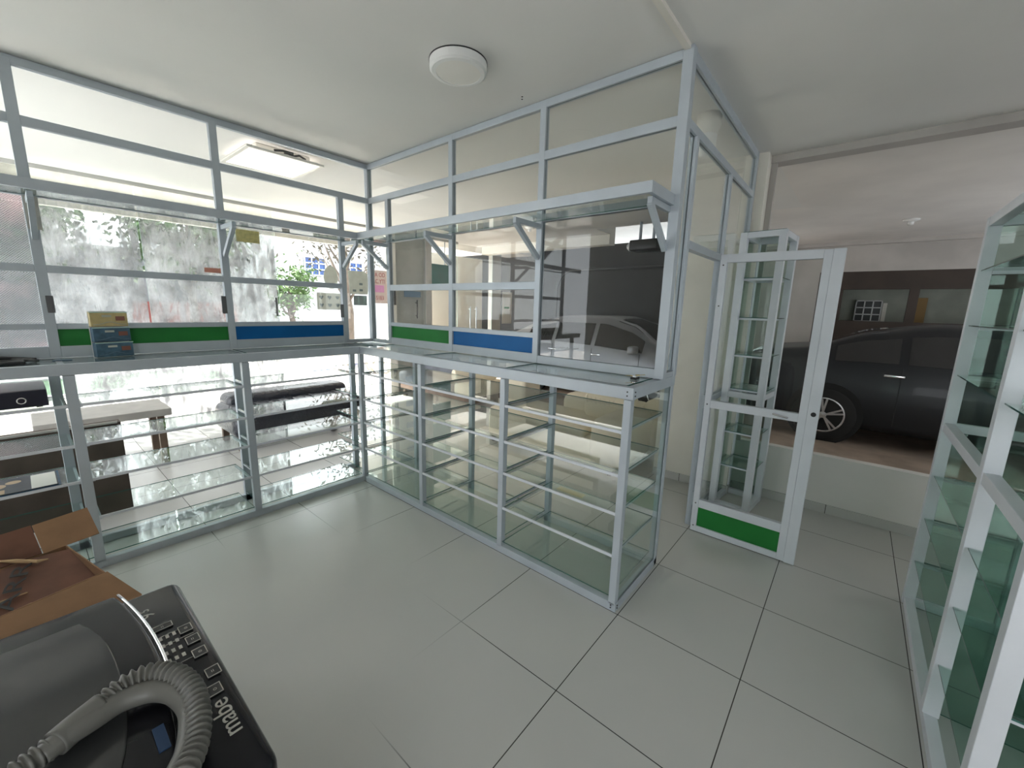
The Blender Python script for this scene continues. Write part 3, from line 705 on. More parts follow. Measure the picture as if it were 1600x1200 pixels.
MB().prism(gl, .984, .9885).build('lid_glass', 'washer_glass', t, bevel=.002)
MB().tube([(arc_x(y)+.004, y, .981) for y in ye], .003, 8).build('chrome_trim', 'chrome', t, smooth=True)
text('brand_print', 'mabe', .040, face_mtx((-2.130, -2.985, .9485), (0, 1, 0), (-1, 0, 0)), 'print_white', t, .0006)
text('capacity_print', '9', .034, face_mtx((-2.168, -2.600, .9485), (0, 1, 0), (-1, 0, 0)), 'print_white', t)
text('capacity_print', '5', .022, face_mtx((-2.170, -2.578, .9485), (0, 1, 0), (-1, 0, 0)), 'print_white', t)
def ring(x, y, w_, h_, z=.9485, th=.0018):
    q = MB()
    q.box(x-w_, x+w_, y-h_, y-h_+th, z, z+.001).box(x-w_, x+w_, y+h_-th, y+h_, z, z+.001).box(x-w_, x-w_+th, y-h_, y+h_, z, z+.001).box(x+w_-th, x+w_, y-h_, y+h_, z, z+.001)
    return q
for i, (x, y) in enumerate(((-2.155, -2.665), (-2.125, -2.705), (-2.122, -2.750), (-2.122, -2.798), (-2.118, -2.868), (-2.128, -2.915))):
    w_, h_ = (.016, .009) if i == 0 else (.011, .013)
    o = B(x-w_, x+w_, y-h_, y+h_, .948, .9505).build('button', 'black', t, bevel=.001)
    ring(x, y, w_, h_, .9503, .0013).build('button_rim', 'print_white', o)
    text('button_mark', 'o' if i % 2 else '=', .012, face_mtx((x, y, .951), (0, 1, 0), (-1, 0, 0)), 'print_white', o, .0003)
q = MB()
for k in range(4):
    for j in range(3):
        q.box(-2.168+.011*j, -2.1665+.011*j+.004, -2.700-.026*k-.008, -2.700-.026*k+.003, .9485, .9492)
for y in (-2.695, -2.728, -2.80): q.box(-2.172, -2.115, y-.0006, y+.0006, .9485, .9490)
q.build('printed_legend', 'print_white', t)
B(-2.218, -2.204, -3.015, -2.965, .985, .987).build('display_window', 'print_blue', t)
# drain hose lying on the lid in its hook-shaped guide
def smooth_path(P, n=8):
    P = [Vector(p) for p in P]; out = []
    for i in range(len(P)-1):
        a, b, c_, d = P[max(i-1, 0)], P[i], P[i+1], P[min(i+2, len(P)-1)]
        for k in range(n):
            s_ = k/n
            out.append(.5*((2*b) + (c_-a)*s_ + (2*a-5*b+4*c_-d)*s_*s_ + (3*b-a-3*c_+d)*s_**3))
    out.append(P[-1]); return out
hp = [(-2.50, -3.02, 1.012), (-2.42, -2.965, 1.012), (-2.35, -2.935, 1.012), (-2.305, -2.915, 1.012), (-2.27, -2.897, 1.015), (-2.235, -2.880, 1.02), (-2.198, -2.890, 1.022), (-2.172, -2.930, 1.02), (-2.165, -2.985, 1.012), (-2.180, -3.05, 1.0), (-2.215, -3.105, .995), (-2.245, -3.15, .96), (-2.25, -3.165, .85), (-2.25, -3.165, .60)]
path = smooth_path(hp, 60)
# resample evenly then ribbed radius
L_ = [0]
for a, b in zip(path, path[1:]): L_.append(L_[-1]+(b-a).length)
tot = L_[-1]; pts = []; rad = []; i = 0; s_ = 0; step = .0016
while s_ < tot:
    while L_[i+1] < s_: i += 1
    f = (s_-L_[i])/max(1e-9, L_[i+1]-L_[i]); pts.append(path[i].lerp(path[i+1], f))
    rad.append(.0142 + .0032*math.cos(2*PI*s_/.0098)); s_ += step
t = thing('drain_hose', 'grey ribbed drain hose curled over the washing machine lid', 'hose', (-2.2, -2.95, .99))
MB().tube(pts, rad, 14).build('ribbed_tube', 'hose', t, smooth=True)
gp = smooth_path([(-2.325, -2.928, 1.012), (-2.30, -2.917, 1.014), (-2.272, -2.908, 1.012), (-2.24, -2.899, 1.010), (-2.203, -2.912, 1.008), (-2.181, -2.945, 1.006), (-2.174, -2.99, 1.0), (-2.19, -3.045, .992), (-2.215, -3.08, .990)], 8)
MB().tube(smooth_path([(-2.312, -2.919, 1.012), (-2.29, -2.906, 1.013), (-2.262, -2.893, 1.015)], 6), .0195, 18).build('smooth_sleeve', 'hose', t, smooth=True)
MB().tube(gp, [.0135 + .003*min(1, k/10) for k in range(len(gp))], 16).build('hook_guide', 'hose', t, smooth=True)

# ------------------------------------------------------------------ open cardboard box
NR = Vector((-2.185, -1.83, 0)); EX = Vector((-.968, -.25, 0)); EY = Vector((-.22, .975, 0)); bz = .70
def bp(a, b, z): return NR + EX*a + EY*b + Vector((0, 0, z))
def slab(pts, name, m, par, th=.004):
    o = MB().add(pts, [tuple(range(len(pts)))]).build(name, m, par); so = o.modifiers.new('thick', 'SOLIDIFY'); so.thickness = th; return o
t = thing('cardboard_box', 'torn open brown cardboard box beside the washing machine', 'box', (-2.5, -1.75, 0))
q = MB(); BL, BD = .60, .33
for (a0, b0), (a1, b1) in (((0, 0), (BL, 0)), ((BL, 0), (BL, BD)), ((BL, BD), (0, BD)), ((0, BD), (0, 0))):
    q.add([bp(a0, b0, 0), bp(a1, b1, 0), bp(a1, b1, bz), bp(a0, b0, bz)], [(0, 1, 2, 3)])
q.add([bp(0, 0, .003), bp(BL, 0, .003), bp(BL, BD, .003), bp(0, BD, .003)], [(0, 1, 2, 3)])
o = q.build('carton', 'card', t); so = o.modifiers.new('thick', 'SOLIDIFY'); so.thickness = .005
slab([bp(-.095, BD, bz), bp(.060, BD, bz), bp(.052, BD+.11, bz+.075), bp(-.105, BD+.12, bz+.075)], 'tan_flap', 'card', t)
slab([bp(.064, BD, bz), bp(BL, BD, bz), bp(BL, BD+.11, bz+.075), bp(.056, BD+.11, bz+.075)], 'shadow_toned_flap', 'card_dark', t)  # dark colour stands for the shadow on the inside of this raised flap
slab([bp(-.005, -.004, bz), bp(BL, -.004, bz), bp(BL, -.19, bz-.055), bp(.0, -.19, bz-.055), bp(-.035, -.16, bz-.05)], 'near_flap', 'card', t)
slab([bp(.0, BD-.04, bz-.006), bp(.0, .05, bz-.05), bp(.05, .03, bz-.055), bp(.22, .05, bz-.06), bp(BL-.01, .06, bz-.05), bp(BL-.01, BD-.02, bz-.01), bp(.08, BD-.01, bz-.004)], 'inner_flap', 'card_dark', t)
MB().tube([bp(.17, BD+.03, bz+.022), bp(.13, BD-.01, bz+.012), bp(.09, BD-.06, bz+.004), bp(.065, BD-.065, bz)], [.002, .007, .006, .002], 6).build('torn_edge', 'card_edge', t)
MB().tube([bp(.45, .045, bz-.05), bp(.3, .06, bz-.045), bp(.16, .075, bz-.042), bp(.09, .07, bz-.046)], [.003, .010, .005, .002], 6).build('torn_edge', 'card_edge', t)
MB().tube([bp(.45, .14, bz-.03), bp(.28, .15, bz-.025), bp(.15, .14, bz-.03)], [.002, .004, .002], 6).build('torn_edge', 'card_edge', t)
text('carton_print', 'ARR', .060, face_mtx(bp(.165, BD-.145, bz-.015), (.22, 1, .185), (-1, .22, .087)), 'ink', t, sx=2.1)

# ------------------------------------------------------------------ things on the left counter
t = thing('cash_drawer', 'black metal cash drawer with a round lock on the left counter shelf', 'cash drawer', (-2.45, -.14, 1.026))
B(-2.72, -2.215, -.345, .0, 1.036, 1.125).build('body', 'navy', t, bevel=.004)
B(-2.715, -2.22, -.34, -.005, 1.125, 1.129).build('top_sheet', 'drawer_top', t)
MB().lathe([(.018, 0), (.018, -.006), (.013, -.006), (.013, -.002)], (-2.31, -.345, 1.075), axis='y', n=28).build('lock_ring', 'chrome', t, smooth=True)
for x in (-2.69, -2.25): MB().cyl((x, -.30, 1.026), (x, -.30, 1.036), .012).cyl((x, -.04, 1.026), (x, -.04, 1.036), .012).build('foot', 'black', t)
o = B(-2.66, -2.225, -.355, -.06, .5735, .5785).build('magazine', 'mag_blue'); tag(o, 'blue magazine lying flat under the other one on the left counter shelf', 'magazine', 'magazines on the counter shelf')
t = thing('magazine', 'magazine with a dark portrait cover, topmost on the left counter shelf', 'magazine', (-2.45, -.2, .5787), 'magazines on the counter shelf')
B(-2.68, -2.235, -.350, -.08, .5787, .5835).build('cover', 'mag_dark', t)
B(-2.335, -2.24, -.345, -.09, .5836, .5842).build('side_column', 'paper', t)
q = MB(); q.lathe([(0, 0), (.045, 0)], (-2.47, -.20, .584), n=20).lathe([(0, 0), (.03, 0)], (-2.40, -.16, .5841), n=20).box(-2.52, -2.43, -.34, -.27, .5836, .584)
q.build('cover_portrait', 'skin_print', t)
# three tier card holder
org = Vector((-1.90, -.10, TOPZ)); ang = math.radians(14)
t = thing('card_display_stand', 'three-tier card holder with yellow and blue inserts on the counter', 'display stand', org, rz=ang)
def LB(n, m, *b, par=t, **k):
    q = MB().box(b[0]+org.x, b[1]+org.x, b[2]+org.y, b[3]+org.y, b[4]+org.z, b[5]+org.z); return q.build(n, m, par, **k)
LB('back', 'plastic_white', -.092, .092, .02, .025, 0, .285)
for i, (m, z) in enumerate((('slate', .005), ('slate', .098), ('amber', .192))):
    tr_ = LB('tray', m, -.09, .09, -.028+.012*i, .02, z, z+.088, bevel=.002)
    LB('tray_lip', 'glass_edge_lt', -.092, .092, -.031+.012*i, -.028+.012*i, z+.084, z+.09, par=tr_)
    LB('insert_print', 'rust', .03, .075, -.0305+.012*i, -.0285+.012*i, z+.035, z+.062, par=tr_)
    LB('insert_title', 'paper_grey', -.035, .01, -.0305+.012*i, -.0285+.012*i, z+.058, z+.070, par=tr_)
    q = MB(); q.tube([(org.x-.08+.16*k/12, org.y-.030+.012*i, org.z+z+.012+.016*math.exp(-((k-6)/2.6)**2)) for k in range(13)], .0022, 6); q.build('insert_curve', 'paper_grey' if i == 2 else 'navy_label', tr_)
# cables and tools heap
t = thing('cable_heap', 'flat heap of dark cables at the left end of the counter', 'cable', (-2.4, -.15, TOPZ))
q = MB()
for k in range(7):
    P = [(-2.85+.11*j + random.uniform(-.03, .03), -.17 + random.uniform(-.10, .09), TOPZ+.012+random.uniform(0, .022)+.006*(k % 3)) for j in range(6)]
    P[-1] = (-2.25+random.uniform(-.04, .03), -.18+random.uniform(-.05, .1), TOPZ+.012)
    q.tube(smooth_path(P, 6), .008, 8)
q.build('cable_coil', 'cable', t, smooth=True)
B(-2.86, -2.27, -.27, -.12, TOPZ, TOPZ+.018).build('flat_pouch', 'black_matte', t, bevel=.008, seg=3)
B(-2.40, -2.30, -.06, -.03, TOPZ, TOPZ+.02).build('plug', 'cable', t, bevel=.004)
o = B(-2.17, -2.09, -.175, -.155, TOPZ, TOPZ+.006).build('pen', 'navy_label', bevel=.002); tag(o, 'short dark blue-grey pen on the counter below the left post', 'pen')
# key bunch
t = thing('key_bunch', 'bunch of keys with a black fob at the right counter end', 'keys', (-.09, -2.80, TOPZ))
B(-.125, -.075, -2.81, -2.775, TOPZ, TOPZ+.012).build('fob', 'black', t, bevel=.003)
MB().lathe([(.018, -.0015), (.018, .0015), (.015, .0015), (.015, -.0015), (.018, -.0015)], (-.095, -2.79, TOPZ+.016), n=24).build('ring', 'chrome', t)
for k, (a, m) in enumerate(((.3, 'brass'), (1.3, 'chrome'), (2.4, 'brass'), (3.4, 'chrome'), (-.9, 'brass'))):
    d = Vector((math.cos(a), math.sin(a), .06)); p = Vector((-.095, -2.79, TOPZ+.010+.002*k))
    p.z += .004
    q = MB().beam(p+d*.012, p+d*.055, .006, .0022).beam(p+d*.008, p+d*.026, .02, .003); q.build('key', m, t, bevel=.0008)

# ------------------------------------------------------------------ papers stuck on the shopfront glass
def sheet(name, x0, x1, z0, z1, m, label, cat, y=FY-.012):
    o = B(x0, x1, y-.002, y, z0, z1).build(name, m); return tag(o, label, cat)
sheet('sticker', -.27, .01, 2.40, 2.56, 'olive', 'olive green rectangular sticker high on the shopfront glass', 'sticker')
sheet('sticker', -.66, -.46, 1.97, 2.03, 'rust', 'small red-brown label on the dusty glass left of the middle post', 'sticker')
o = MB().prism([(.99 + .115*math.cos(a*PI/9), 2.02 + .18*math.sin(a*PI/9)) for a in range(18)], FY-.014, FY-.012, fn=lambda a, b, c: (a, c, b)).build('round_paper', 'paper_grey'); tag(o, 'round grey-backed paper cut-out on the shopfront glass', 'paper')
t = thing('heart_chart', 'grey-backed sheet with six small hearts on the shopfront glass', 'poster', (1.0, FY, 1.40))
B(.75, 1.15, FY-.014, FY-.012, 1.52, 1.78).build('sheet', 'paper_grey', t)
q = MB()
for i in range(3):
    for j in range(2):
        x, z = .82+.13*i, 1.59+.12*j
        q.prism([(x, z-.035), (x+.035, z+.01), (x+.02, z+.03), (x, z+.015), (x-.02, z+.03), (x-.035, z+.01)], FY-.0165, FY-.0145, fn=lambda a, b, c: (a, c, b))
q.build('heart_print', 'paper_dk', t)
t = thing('notice', 'grey-backed notice with a clipped corner beside the inner corner post', 'notice', (1.5, FY, 1.8))
MB().prism([(1.30, 1.78), (1.62, 1.78), (1.66, 2.10), (1.56, 2.16), (1.28, 2.15)], FY-.014, FY-.012, fn=lambda a, b, c: (a, c, b)).build('sheet', 'paper_grey', t)
q = MB()
for x, z in ((1.38, 1.83), (1.50, 1.84), (1.50, 1.94)): q.box(x-.03, x+.03, FY-.0165, FY-.0145, z-.01, z+.025)
q.build('symbol_print', 'paper_dk', t)
sheet('dark_card', 1.36, 1.60, 1.60, 1.76, 'paper_dk', 'small dark grey card below the clipped notice', 'card')
t = thing('price_poster', 'peach poster with mirrored red lettering and a pink square', 'poster', (1.86, FY, 1.6))
B(1.68, 2.0, FY-.014, FY-.012, 1.64, 2.20).build('sheet', 'paper_peach', t)
B(1.72, 1.94, FY-.017, FY-.0145, 1.83, 1.95).build('pink_square', 'pink', t)
for b_, z in (('TA OD', 2.12), ('AC.YTI', 2.01), ('-5183', 1.73)): text('lettering', b_, .10, face_mtx((1.84, FY-.017, z), (1, 0, 0), (0, 0, 1)), 'red_ink', t, sx=.8)
t = thing('hanging_sign', 'teal green board outside the shopfront glass beside the grey panel', 'sign', (3.3, 3.1, 2.0))
B(3.08, 3.75, 3.06, 3.09, 2.05, 2.46).build('board', 'teal', t)
for x in (3.2, 3.6): B(x-.01, x+.01, 3.07, 3.08, 2.46, ZC+.02).build('hanger_rod', 'alu', t)
o = B(2.35, 2.72, FY-.03, FY-.02, 1.77, 1.88).build('blue_label', 'navy_label'); tag(o, 'blue-grey label at the top of the pale grey shopfront board', 'label')
for a in (2.74,): pass
t = thing('glass_door_sign', 'paper list with a green mark on the dim shopfront behind the right partition', 'notice', (5.2, 2.7, 1.2))
B(5.06, 5.4, FY-.05, FY-.04, 1.25, 1.98).build('sheet', 'paper', t)
B(5.12, 5.3, FY-.056, FY-.051, 1.60, 1.64).build('green_mark', 'green', t)

# ------------------------------------------------------------------ showroom furniture
def rbox(n, m, t, x0, x1, y0, y1, z0, z1, r=.06, seg=5): return B(x0, x1, y0, y1, z0, z1).build(n, m, t, bevel=r, seg=seg)
t = thing('mattress_sofa', 'low sofa wrapped in shiny black plastic behind the left counter', 'sofa', (-.2, 1.5, 0))
rbox('seat', 'wrap', t, -.93, .56, 1.2, 1.95, .14, .47, .10)
rbox('back_roll', 'wrap', t, -.86, .58, 1.62, 2.0, .36, .56, .09)
for x in (-.85, .45):
    for y in (1.3, 1.85): B(x-.03, x+.03, y-.03, y+.03, 0, .16).build('leg', 'wood', t)
q = MB()
for k in range(26):
    x = -.88+.055*k + random.uniform(-.02, .02)
    q.tube([(x, 1.22, .465), (x+random.uniform(-.05, .05), 1.4, .474), (x+random.uniform(-.08, .08), 1.6, .49)], [.004, .007, .003], 5)
q.build('wrap_fold', 'wrap', t, smooth=True)
t = thing('side_table', 'grey-topped table with brown legs seen through the left counter', 'table', (-1.75, 1.6, 0))
B(-2.3, -1.40, 1.38, 1.95, .50, .57).build('tabletop', 'grey_wood', t, bevel=.006)
for x in (-2.22, -1.48):
    for y in (1.45, 1.88): B(x-.028, x+.028, y-.028, y+.028, 0, .50).build('leg', 'wood', t)
t = thing('cardboard_carton', 'wide dark brown carton standing behind the left counter', 'box', (-2.6, .75, 0))
B(-3.4, -1.86, .50, .60, 0, .70).build('carton', 'carton_grey', t, bevel=.004)
B(-3.4, -1.88, .49, .50, .695, .71).build('top_fold', 'grey_board', t)
o = B(-2.6, -1.75, 2.15, 2.6, .0, .03).build('plank_stack', 'wood', bevel=.003); tag(o, 'brown plank lying on the floor by the dusty glass', 'plank')

t = thing('lounge_sofa', 'cream leather sofa with rounded arms behind the right counter', 'sofa', (1.8, -1.5, 0))
rbox('seat_base', 'leather', t, 1.30, 2.25, -2.02, -.35, .06, .36, .07)
rbox('seat_cushion', 'leather', t, 1.28, 2.0, -1.72, -.38, .32, .45, .06)
rbox('backrest', 'leather', t, 1.92, 2.28, -2.05, -1.02, .30, .62, .10)
rbox('back_cushion', 'leather', t, 1.74, 2.06, -2.0, -1.40, .40, .74, .12)
rbox('arm', 'leather', t, 1.22, 2.25, -2.14, -1.78, .05, .60, .14, 6)
rbox('arm_roll', 'leather', t, 2.0, 2.36, -2.24, -2.0, .1, .68, .11, 6)
q = MB()
for k in range(7):
    y = -1.46-.055*k; q.tube([(1.80, y, .70), (1.748, y-.01, .66), (1.738, y-.03, .60)], [.004, .010, .003], 8)
q.build('gathered_pleat', 'leather', t, smooth=True)
for x, y in ((1.36, -.42), (1.36, -2.0), (2.2, -.42), (2.2, -2.0)): MB().cyl((x, y, 0), (x, y, .07), .025).build('foot', 'black', t)

t = thing('chaise_lounge', 'grey wrapped chaise with a cream bolster in the showroom beyond the corner', 'sofa', (2.4, 1.6, 0))
rbox('seat', 'grey_uph', t, 2.05, 2.8, 1.1, 2.6, .24, .46, .08)
o = MB()
prof = [(2.62, .34), (2.5, .55), (2.25, .72), (2.0, .80), (1.75, .76), (1.55, .62), (1.45, .44), (1.45, .34)]
o.prism([(y, z) for y, z in prof], 2.45, 2.75, fn=lambda a, b, c: (c, a, b))
o.build('curved_back', 'grey_uph', t, bevel=.05, seg=4)
MB().cyl((2.1, 1.15, .52), (2.75, .85, .52), .12, 28).build('bolster', 'leather', t, bevel=.03, seg=4)
rbox('cream_arm', 'leather', t, 2.05, 2.8, .65, 1.12, .22, .46, .09)
B(2.08, 2.78, .7, 2.55, .14, .24).build('base_frame', 'wood', t, bevel=.01)
for x in (2.12, 2.72):
    for y in (.78, 1.6, 2.45): B(x-.03, x+.03, y-.03, y+.03, 0, .15).build('leg', 'wood', t)
o = rbox('pouf', 'leather', None, 2.7, 3.15, .15, .62, .0, .60, .08) if False else B(2.65, 3.1, .12, .60, 0, .62).build('cream_pouf', 'leather', bevel=.07, seg=4); tag(o, 'square cream pouf behind the right counter near the dim garage', 'pouf')
o = B(.72, .80, -2.05, -1.78, 0.0005, .002).build('tape_strip', 'tape'); tag(o, 'short strip of yellow tape on the floor behind the right counter', 'tape')

# ------------------------------------------------------------------ cars
def interp(tab, u):
    if u <= tab[0][0]: return tab[0][1]
    for (a, va), (b, vb) in zip(tab, tab[1:]):
        if u <= b: s_ = (u-a)/(b-a); s_ = s_*s_*(3-2*s_)*.35 + s_*.65; return va + (vb-va)*s_
    return tab[-1][1]
def car(name, label, paint, xc, yrear, L, ax_r, ax_f, top, belt, zg, cabin):
    t = thing(name, label, 'car', (xc, yrear-L/2, zg), 'cars parked in the garage')
    def wd(u):
        e = min(u, L-u); return .90*(1-.30*max(0, 1-e/.45)**2)
    def sect(u):
        h = interp(top, u); b = min(interp(belt, u), h-.015); w_ = wd(u); k = min(1, max(0, (h-b)/.42)); rw = w_*(.97-.25*k)
        lo = .20 + .12*max(0, 1-min(u, L-u)/.25)
        return [(0, lo), (w_*.88, lo), (w_*.97, lo+.10), (w_, .60 if b > .62 else (lo+b)/2), (w_*.97, b), (rw, h-.05*k-.005), (rw*.82, h), (0, h+.015)]
    N_ = 64; us = [L*i/N_ for i in range(N_+1)]
    q = MB(); n = 8; rows = []
    for u in us:
        s_ = sect(u); rows.append([(xc+v, yrear-u, zg+z) for v, z in s_[::-1]] + [(xc-v, yrear-u, zg+z) for v, z in s_[1:-1]])
    m_ = len(rows[0]); vs = [p for r in rows for p in r]
    fs = [(i*m_+k, i*m_+(k+1) % m_, (i+1)*m_+(k+1) % m_, (i+1)*m_+k) for i in range(N_) for k in range(m_)]
    fs.append(tuple(range(m_))); fs.append(tuple(range(N_*m_, (N_+1)*m_)))
    q.add(vs, fs); body = q.build('body', paint, t, smooth=True)
    for sgn in (-1, 1):
        for (u0, u1) in cabin['side']:
            q = MB(); k_ = 10; A = []
            for i in range(k_+1):
                u = u0 + (u1-u0)*i/k_; s_ = sect(u); (v0, z0), (v1, z1) = s_[4], s_[5]
                for f in (.10, .86):
                    A.append((xc+sgn*(v0+(v1-v0)*f+.007), yrear-u, zg+z0+(z1-z0)*f))
            q.add(A, [(2*i, 2*i+1, 2*i+3, 2*i+2) for i in range(k_)])
            o = q.build('side_window', 'car_glass', t); so = o.modifiers.new('s', 'SOLIDIFY'); so.thickness = .006
    for nm, (u0, u1) in (('rear_window', cabin['rear']), ('windscreen', cabin['front'])):
        q = MB(); k_ = 8; A = []
        for i in range(k_+1):
            u = u0+(u1-u0)*i/k_; s_ = sect(u)
            ww = s_[5][0]*.9
            for f in (-1, -.6, 0, .6, 1): A.append((xc+f*ww, yrear-u, zg+s_[7][1]-.012*abs(f)+.010 - (.03 if abs(f) == 1 else 0)))
        q.add(A, [(5*i+j, 5*i+j+1, 5*i+j+6, 5*i+j+5) for i in range(k_) for j in range(4)])
        o = q.build(nm, 'car_glass', t); so = o.modifiers.new('s', 'SOLIDIFY'); so.thickness = .006
    R_ = .33
    for ax in (ax_r, ax_f):
        for sgn in (-1, 1):
            xo = xc+sgn*.905; y = yrear-ax; z = zg+R_
            MB().lathe([(0, 0), (.385, 0), (.385, -sgn*.02), (0, -sgn*.02)], (xo+sgn*.0-sgn*.004, y, z+.015), axis='x', n=40).build('wheel_arch', 'rubber', t)
            wt = MB().lathe([(R_*.62, sgn*.012), (R_*.70, sgn*.02), (R_*.93, sgn*.014), (R_, -sgn*.01), (R_, -sgn*.2), (R_*.6, -sgn*.2)], (xo, y, z), axis='x', n=44).build('wheel', 'rubber', t, smooth=True)
            q = MB(); q.lathe([(R_*.66, sgn*.016), (R_*.62, sgn*.02), (R_*.60, sgn*.012)], (xo, y, z), axis='x', n=44)
            q.lathe([(0, sgn*.016), (.04, sgn*.014), (.045, -sgn*.01)], (xo, y, z), axis='x', n=20)
            for k in range(5):
                for off in (-.13, .13):
                    a = 2*PI*k/5 + .3; a2 = a+off
                    q.beam((xo+sgn*.005, y+.03*math.cos(a), z+.03*math.sin(a)), (xo+sgn*.008, y+R_*.62*math.cos(a2), z+R_*.62*math.sin(a2)), .022, .018, up=(1, 0, 0))
            q.build('alloy_spokes', 'rim', wt)
            MB().lathe([(0, 0), (R_*.62, 0)], (xo-sgn*.012, y, z), axis='x', n=32).build('hub_disc', 'black_matte', wt)
    for u in cabin['handles']:
        for sgn in (-1, 1):
            s_ = sect(u); MB().beam((xc+sgn*(s_[4][0]+.012), yrear-u+.09, zg+s_[4][1]-.10), (xc+sgn*(s_[4][0]+.012), yrear-u-.09, zg+s_[4][1]-.10), .03, .028).build('door_handle', 'chrome', t, bevel=.008, seg=3)
    for u in cabin['seams']:
        for sgn in (-1, 1):
            s_ = sect(u); q = MB()
            P = [(xc+sgn*(v+.0015), yrear-u, zg+z) for v, z in s_[2:5]]; q.tube(P, .004, 6); q.build('door_seam', 'black_matte', t)
    u = cabin['mirror']
    for sgn in (-1, 1):
        s_ = sect(u); MB().box(xc+sgn*(s_[4][0]-.02), xc+sgn*(s_[4][0]+.19), yrear-u-.05, yrear-u+.07, zg+s_[4][1]+.0, zg+s_[4][1]+.13).build('wing_mirror', paint, t, bevel=.035, seg=4)
    for sgn in (-1, 1):
        B(xc+sgn*.42, xc+sgn*.74, yrear-.10, yrear+.012, zg+.72, zg+.84).build('tail_lamp', 'red_lamp', t, bevel=.01)
        B(xc+sgn*.42, xc+sgn*.74, yrear-L-.008, yrear-L+.15, zg+.56, zg+.68).build('headlamp', 'car_glass', t, bevel=.01)
    return t
top = [(0, .62), (.06, 1.0), (.2, 1.08), (.75, 1.14), (1.35, 1.36), (1.9, 1.45), (2.6, 1.46), (3.0, 1.36), (3.55, 1.05), (4.2, .92), (4.5, .72), (4.6, .5)]
belt = [(0, .62), (.3, .98), (1.5, .98), (3.4, .92), (4.3, .78), (4.6, .5)]
cab = dict(side=[(1.05, 1.62), (1.70, 2.45), (2.53, 3.32)], rear=(.80, 1.50), front=(2.75, 3.50), handles=[1.60, 2.62], seams=[1.66, 2.49, 3.3], mirror=3.15)
car('sedan_car', 'dark charcoal sedan parked in the garage behind the open door', 'car_dark', 4.90, -2.50, 4.6, 1.02, 3.72, top, belt, .10, cab)
top2 = [(0, .7), (.08, 1.0), (.3, 1.12), (.8, 1.34), (1.4, 1.47), (2.3, 1.48), (2.75, 1.36), (3.3, 1.04), (3.85, .92), (4.1, .72), (4.2, .5)]
belt2 = [(0, .7), (.3, .98), (1.5, .96), (3.2, .90), (3.9, .76), (4.2, .5)]
cab2 = dict(side=[(.75, 1.30), (1.38, 2.12), (2.20, 3.05)], rear=(.35, .80), front=(2.5, 3.25), handles=[1.35, 2.25], seams=[1.34, 2.16, 3.02], mirror=2.95)
car('hatchback_car', 'silver grey car parked in the dim garage behind the large darkened pane', 'car_silver', 4.90, 1.92, 4.2, .88, 3.42, top2, belt2, .04, cab2)
# garage door opener and curved track
t = thing('garage_door_opener', 'black garage door motor hanging below the ceiling edge', 'motor', (3.75, -1.2, 2.5))
B(3.60, 3.86, -1.40, -.98, 2.49, 2.64).build('motor_box', 'black', t, bevel=.02, seg=3)
MB().lathe([(0, 0), (.07, .0), (.06, .05), (.03, .08), (0, .09)], (3.73, -.98, 2.565), axis='y', n=24).build('white_end_cap', 'plastic_white', t, smooth=True)
MB().box(3.70, 3.76, -1.30, -1.28, 2.64, 2.92).box(3.70, 3.76, -1.10, -1.08, 2.64, 2.92).build('hanger', 'alu', t)
tr_ = [(6.0, 1.86, .1), (6.0, 1.86, 2.0)] + [(6.0, 1.86-.45+.45*math.cos(a*PI/16), 2.05+.45*math.sin(a*PI/16)) for a in range(9)] + [(6.0, -1.6, 2.50)]
o = MB().tube(tr_, .028, 8).build('garage_door_track', 'washer_body', smooth=True); tag(o, 'curved dark metal door track against the dim garage wall', 'track')

# ------------------------------------------------------------------ outside
struct(B(-12, 20, FY+.03, 9.2, -.12, -.005).build('ground_pavement', 'pave'))
struct(B(-12, 20, 9.2, 14.5, -.22, -.12).build('ground_street', 'asphalt'))
struct(B(-12, 20, 14.5, 30, -.12, -.02).build('ground_far', 'pave'))
o = B(-2.6, .5, 6.0, 8.0, -.01, .03).build('lawn', 'grass'); tag(o, 'rectangular lawn patch in the pavement', 'grass', kind='stuff')
t = thing('kerb_frame', 'pale kerb round the lawn patch', 'kerb', (-1, 7, 0))
q = MB(); q.box(-2.7, .6, 5.9, 6.0, -.01, .06).box(-2.7, .6, 8.0, 8.1, -.01, .06).box(.5, .6, 6.0, 8.0, -.01, .06).box(-2.7, -2.6, 6.0, 8.0, -.01, .06); q.build('kerb', 'bwhite', t)
def building(name, label, x0, x1, y0, H, m, wins, blue=True):
    t = thing(name, label, 'building', ((x0+x1)/2, y0, 0))
    B(x0, x1, y0, y0+4, -.1, H).build('wall', m, t)
    B(x0-.1, x1+.1, y0-.15, y0+4.1, H, H+.15).build('roof', 'bwhite', t)
    for (a, b, c_, d) in wins:
        f = B(a, b, y0-.04, y0, c_, d).build('window', 'bluewin', t)
        q = MB(); nx, nz = max(2, round((b-a)/.35)), 3
        for i in range(nx+1): xx = a+(b-a)*i/nx; q.box(xx-.025, xx+.025, y0-.09, y0-.04, c_, d)
        for j in range(nz+1): zz = c_+(d-c_)*j/nz; q.box(a, b, y0-.09, y0-.04, zz-.025, zz+.025)
        q.build('window_bars', 'bwhite', f)
    return t
building('white_house', 'white house with blue barred windows across the street', 3.2, 13.0, 15.0, 5.4, 'bwhite', [(6.0, 6.9, 2.8, 3.55), (7.75, 8.7, 2.8, 3.5)])
building('grey_wall_house', 'long grey weathered house across the street on the left', -11, 3.1, 15.4, 3.1, 'bgrey', [])
t = thing('brick_wall', 'low red wall across the street', 'wall', (1.5, 14.7, 0)); B(.2, 3.2, 14.6, 14.8, -.1, 1.5).build('brickwork', 'bred', t)
t = building('shop_building', 'white shop across the street with a red-lettered sign', 14.0, 22, 14.8, 4.5, 'bwhite', [])
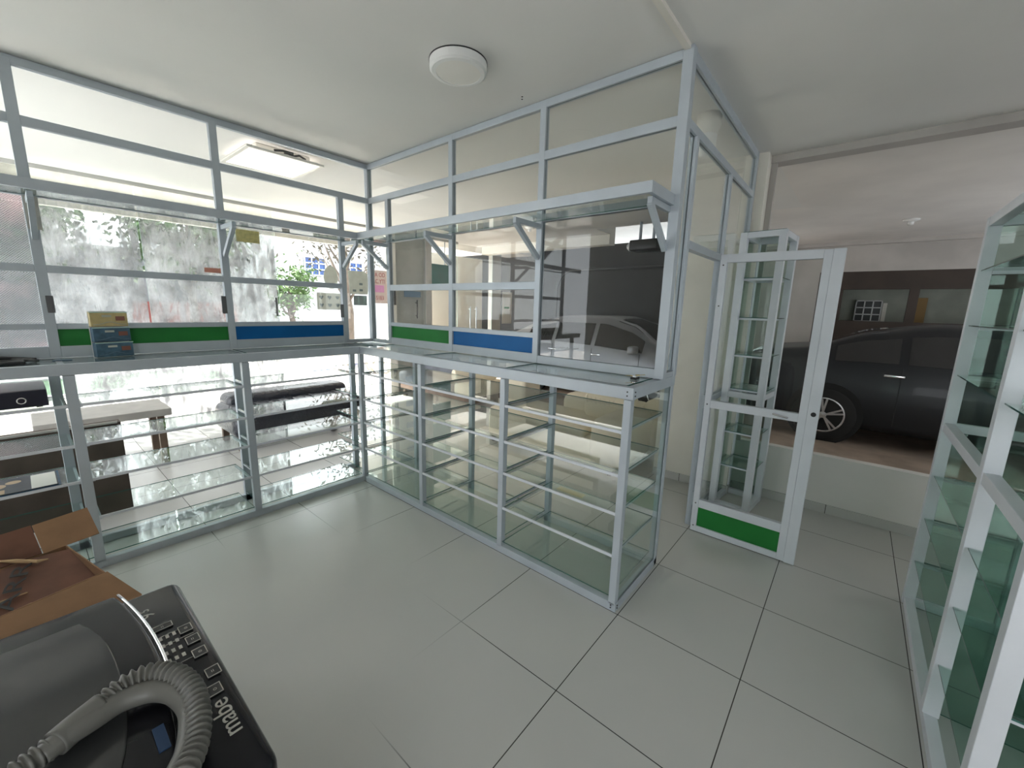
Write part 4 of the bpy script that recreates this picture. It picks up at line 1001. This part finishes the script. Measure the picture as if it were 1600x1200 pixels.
B(14.2, 18, 14.7, 14.78, 2.2, 2.8).build('sign_board', 'paper', t)
text('sign_lettering', 'Megaymar', .55, face_mtx((15.6, 14.68, 2.5), (1, 0, 0), (0, 0, 1)), 'red_ink', t)
def tree(label, x, y, h, rr, n, m, sz=.16, seed=1, name='street_tree'):
    rnd = random.Random(seed); t = thing(name, label, 'tree', (x, y, 0), 'trees along the street'); q = MB()
    q.tube([(x, y, -.05), (x+.06, y, h*.3), (x-.05, y+.05, h*.55), (x, y, h*.8)], [.14, .11, .08, .03], 8)
    tips = []
    for k in range(12):
        a = rnd.uniform(0, 2*PI); z0 = h*rnd.uniform(.35, .65); r1 = rr*rnd.uniform(.5, 1)
        e = Vector((x+math.cos(a)*r1, y+math.sin(a)*r1, h*rnd.uniform(.6, 1.0))); tips.append(e)
        mid = Vector((x, y, z0)).lerp(e, .5) + Vector((0, 0, -.15)); q.tube([(x, y, z0), mid, e], [.05, .035, .012], 6)
    q.build('trunk', 'bark', t, smooth=True)
    lf = MB()
    for k in range(n):
        c0 = rnd.choice(tips); p = c0 + Vector((rnd.gauss(0, rr*.32), rnd.gauss(0, rr*.32), rnd.gauss(0, h*.10)))
        a = Vector((rnd.uniform(-1, 1), rnd.uniform(-1, 1), rnd.uniform(-1, 1))).normalized(); b = a.cross(Vector((rnd.uniform(-1, 1), rnd.uniform(-1, 1), rnd.uniform(-1, 1)))).normalized()
        s1 = sz*rnd.uniform(.6, 1.3); lf.add([p-a*s1, p-b*s1*.4, p+a*s1, p+b*s1*.4], [(0, 1, 2, 3)])
    lf.build('foliage', m, t)
tree('bushy green tree in front of the grey house, left of the others', -2.6, 11.8, 4.6, 1.2, 2600, 'leaf', .14, 1)
tree('bushy green tree right of the leftmost tree', 1.3, 12.4, 5.0, 1.15, 3000, 'leaf', .14, 2)
tree('thin tree with sparse brown leaves before the white house', 5.0, 9.6, 4.4, 1.25, 650, 'leaf_dry', .09, 3)
tree('small light green street tree near the white house corner', 4.35, 12.6, 2.7, .6, 1100, 'leaf_lt', .10, 4)
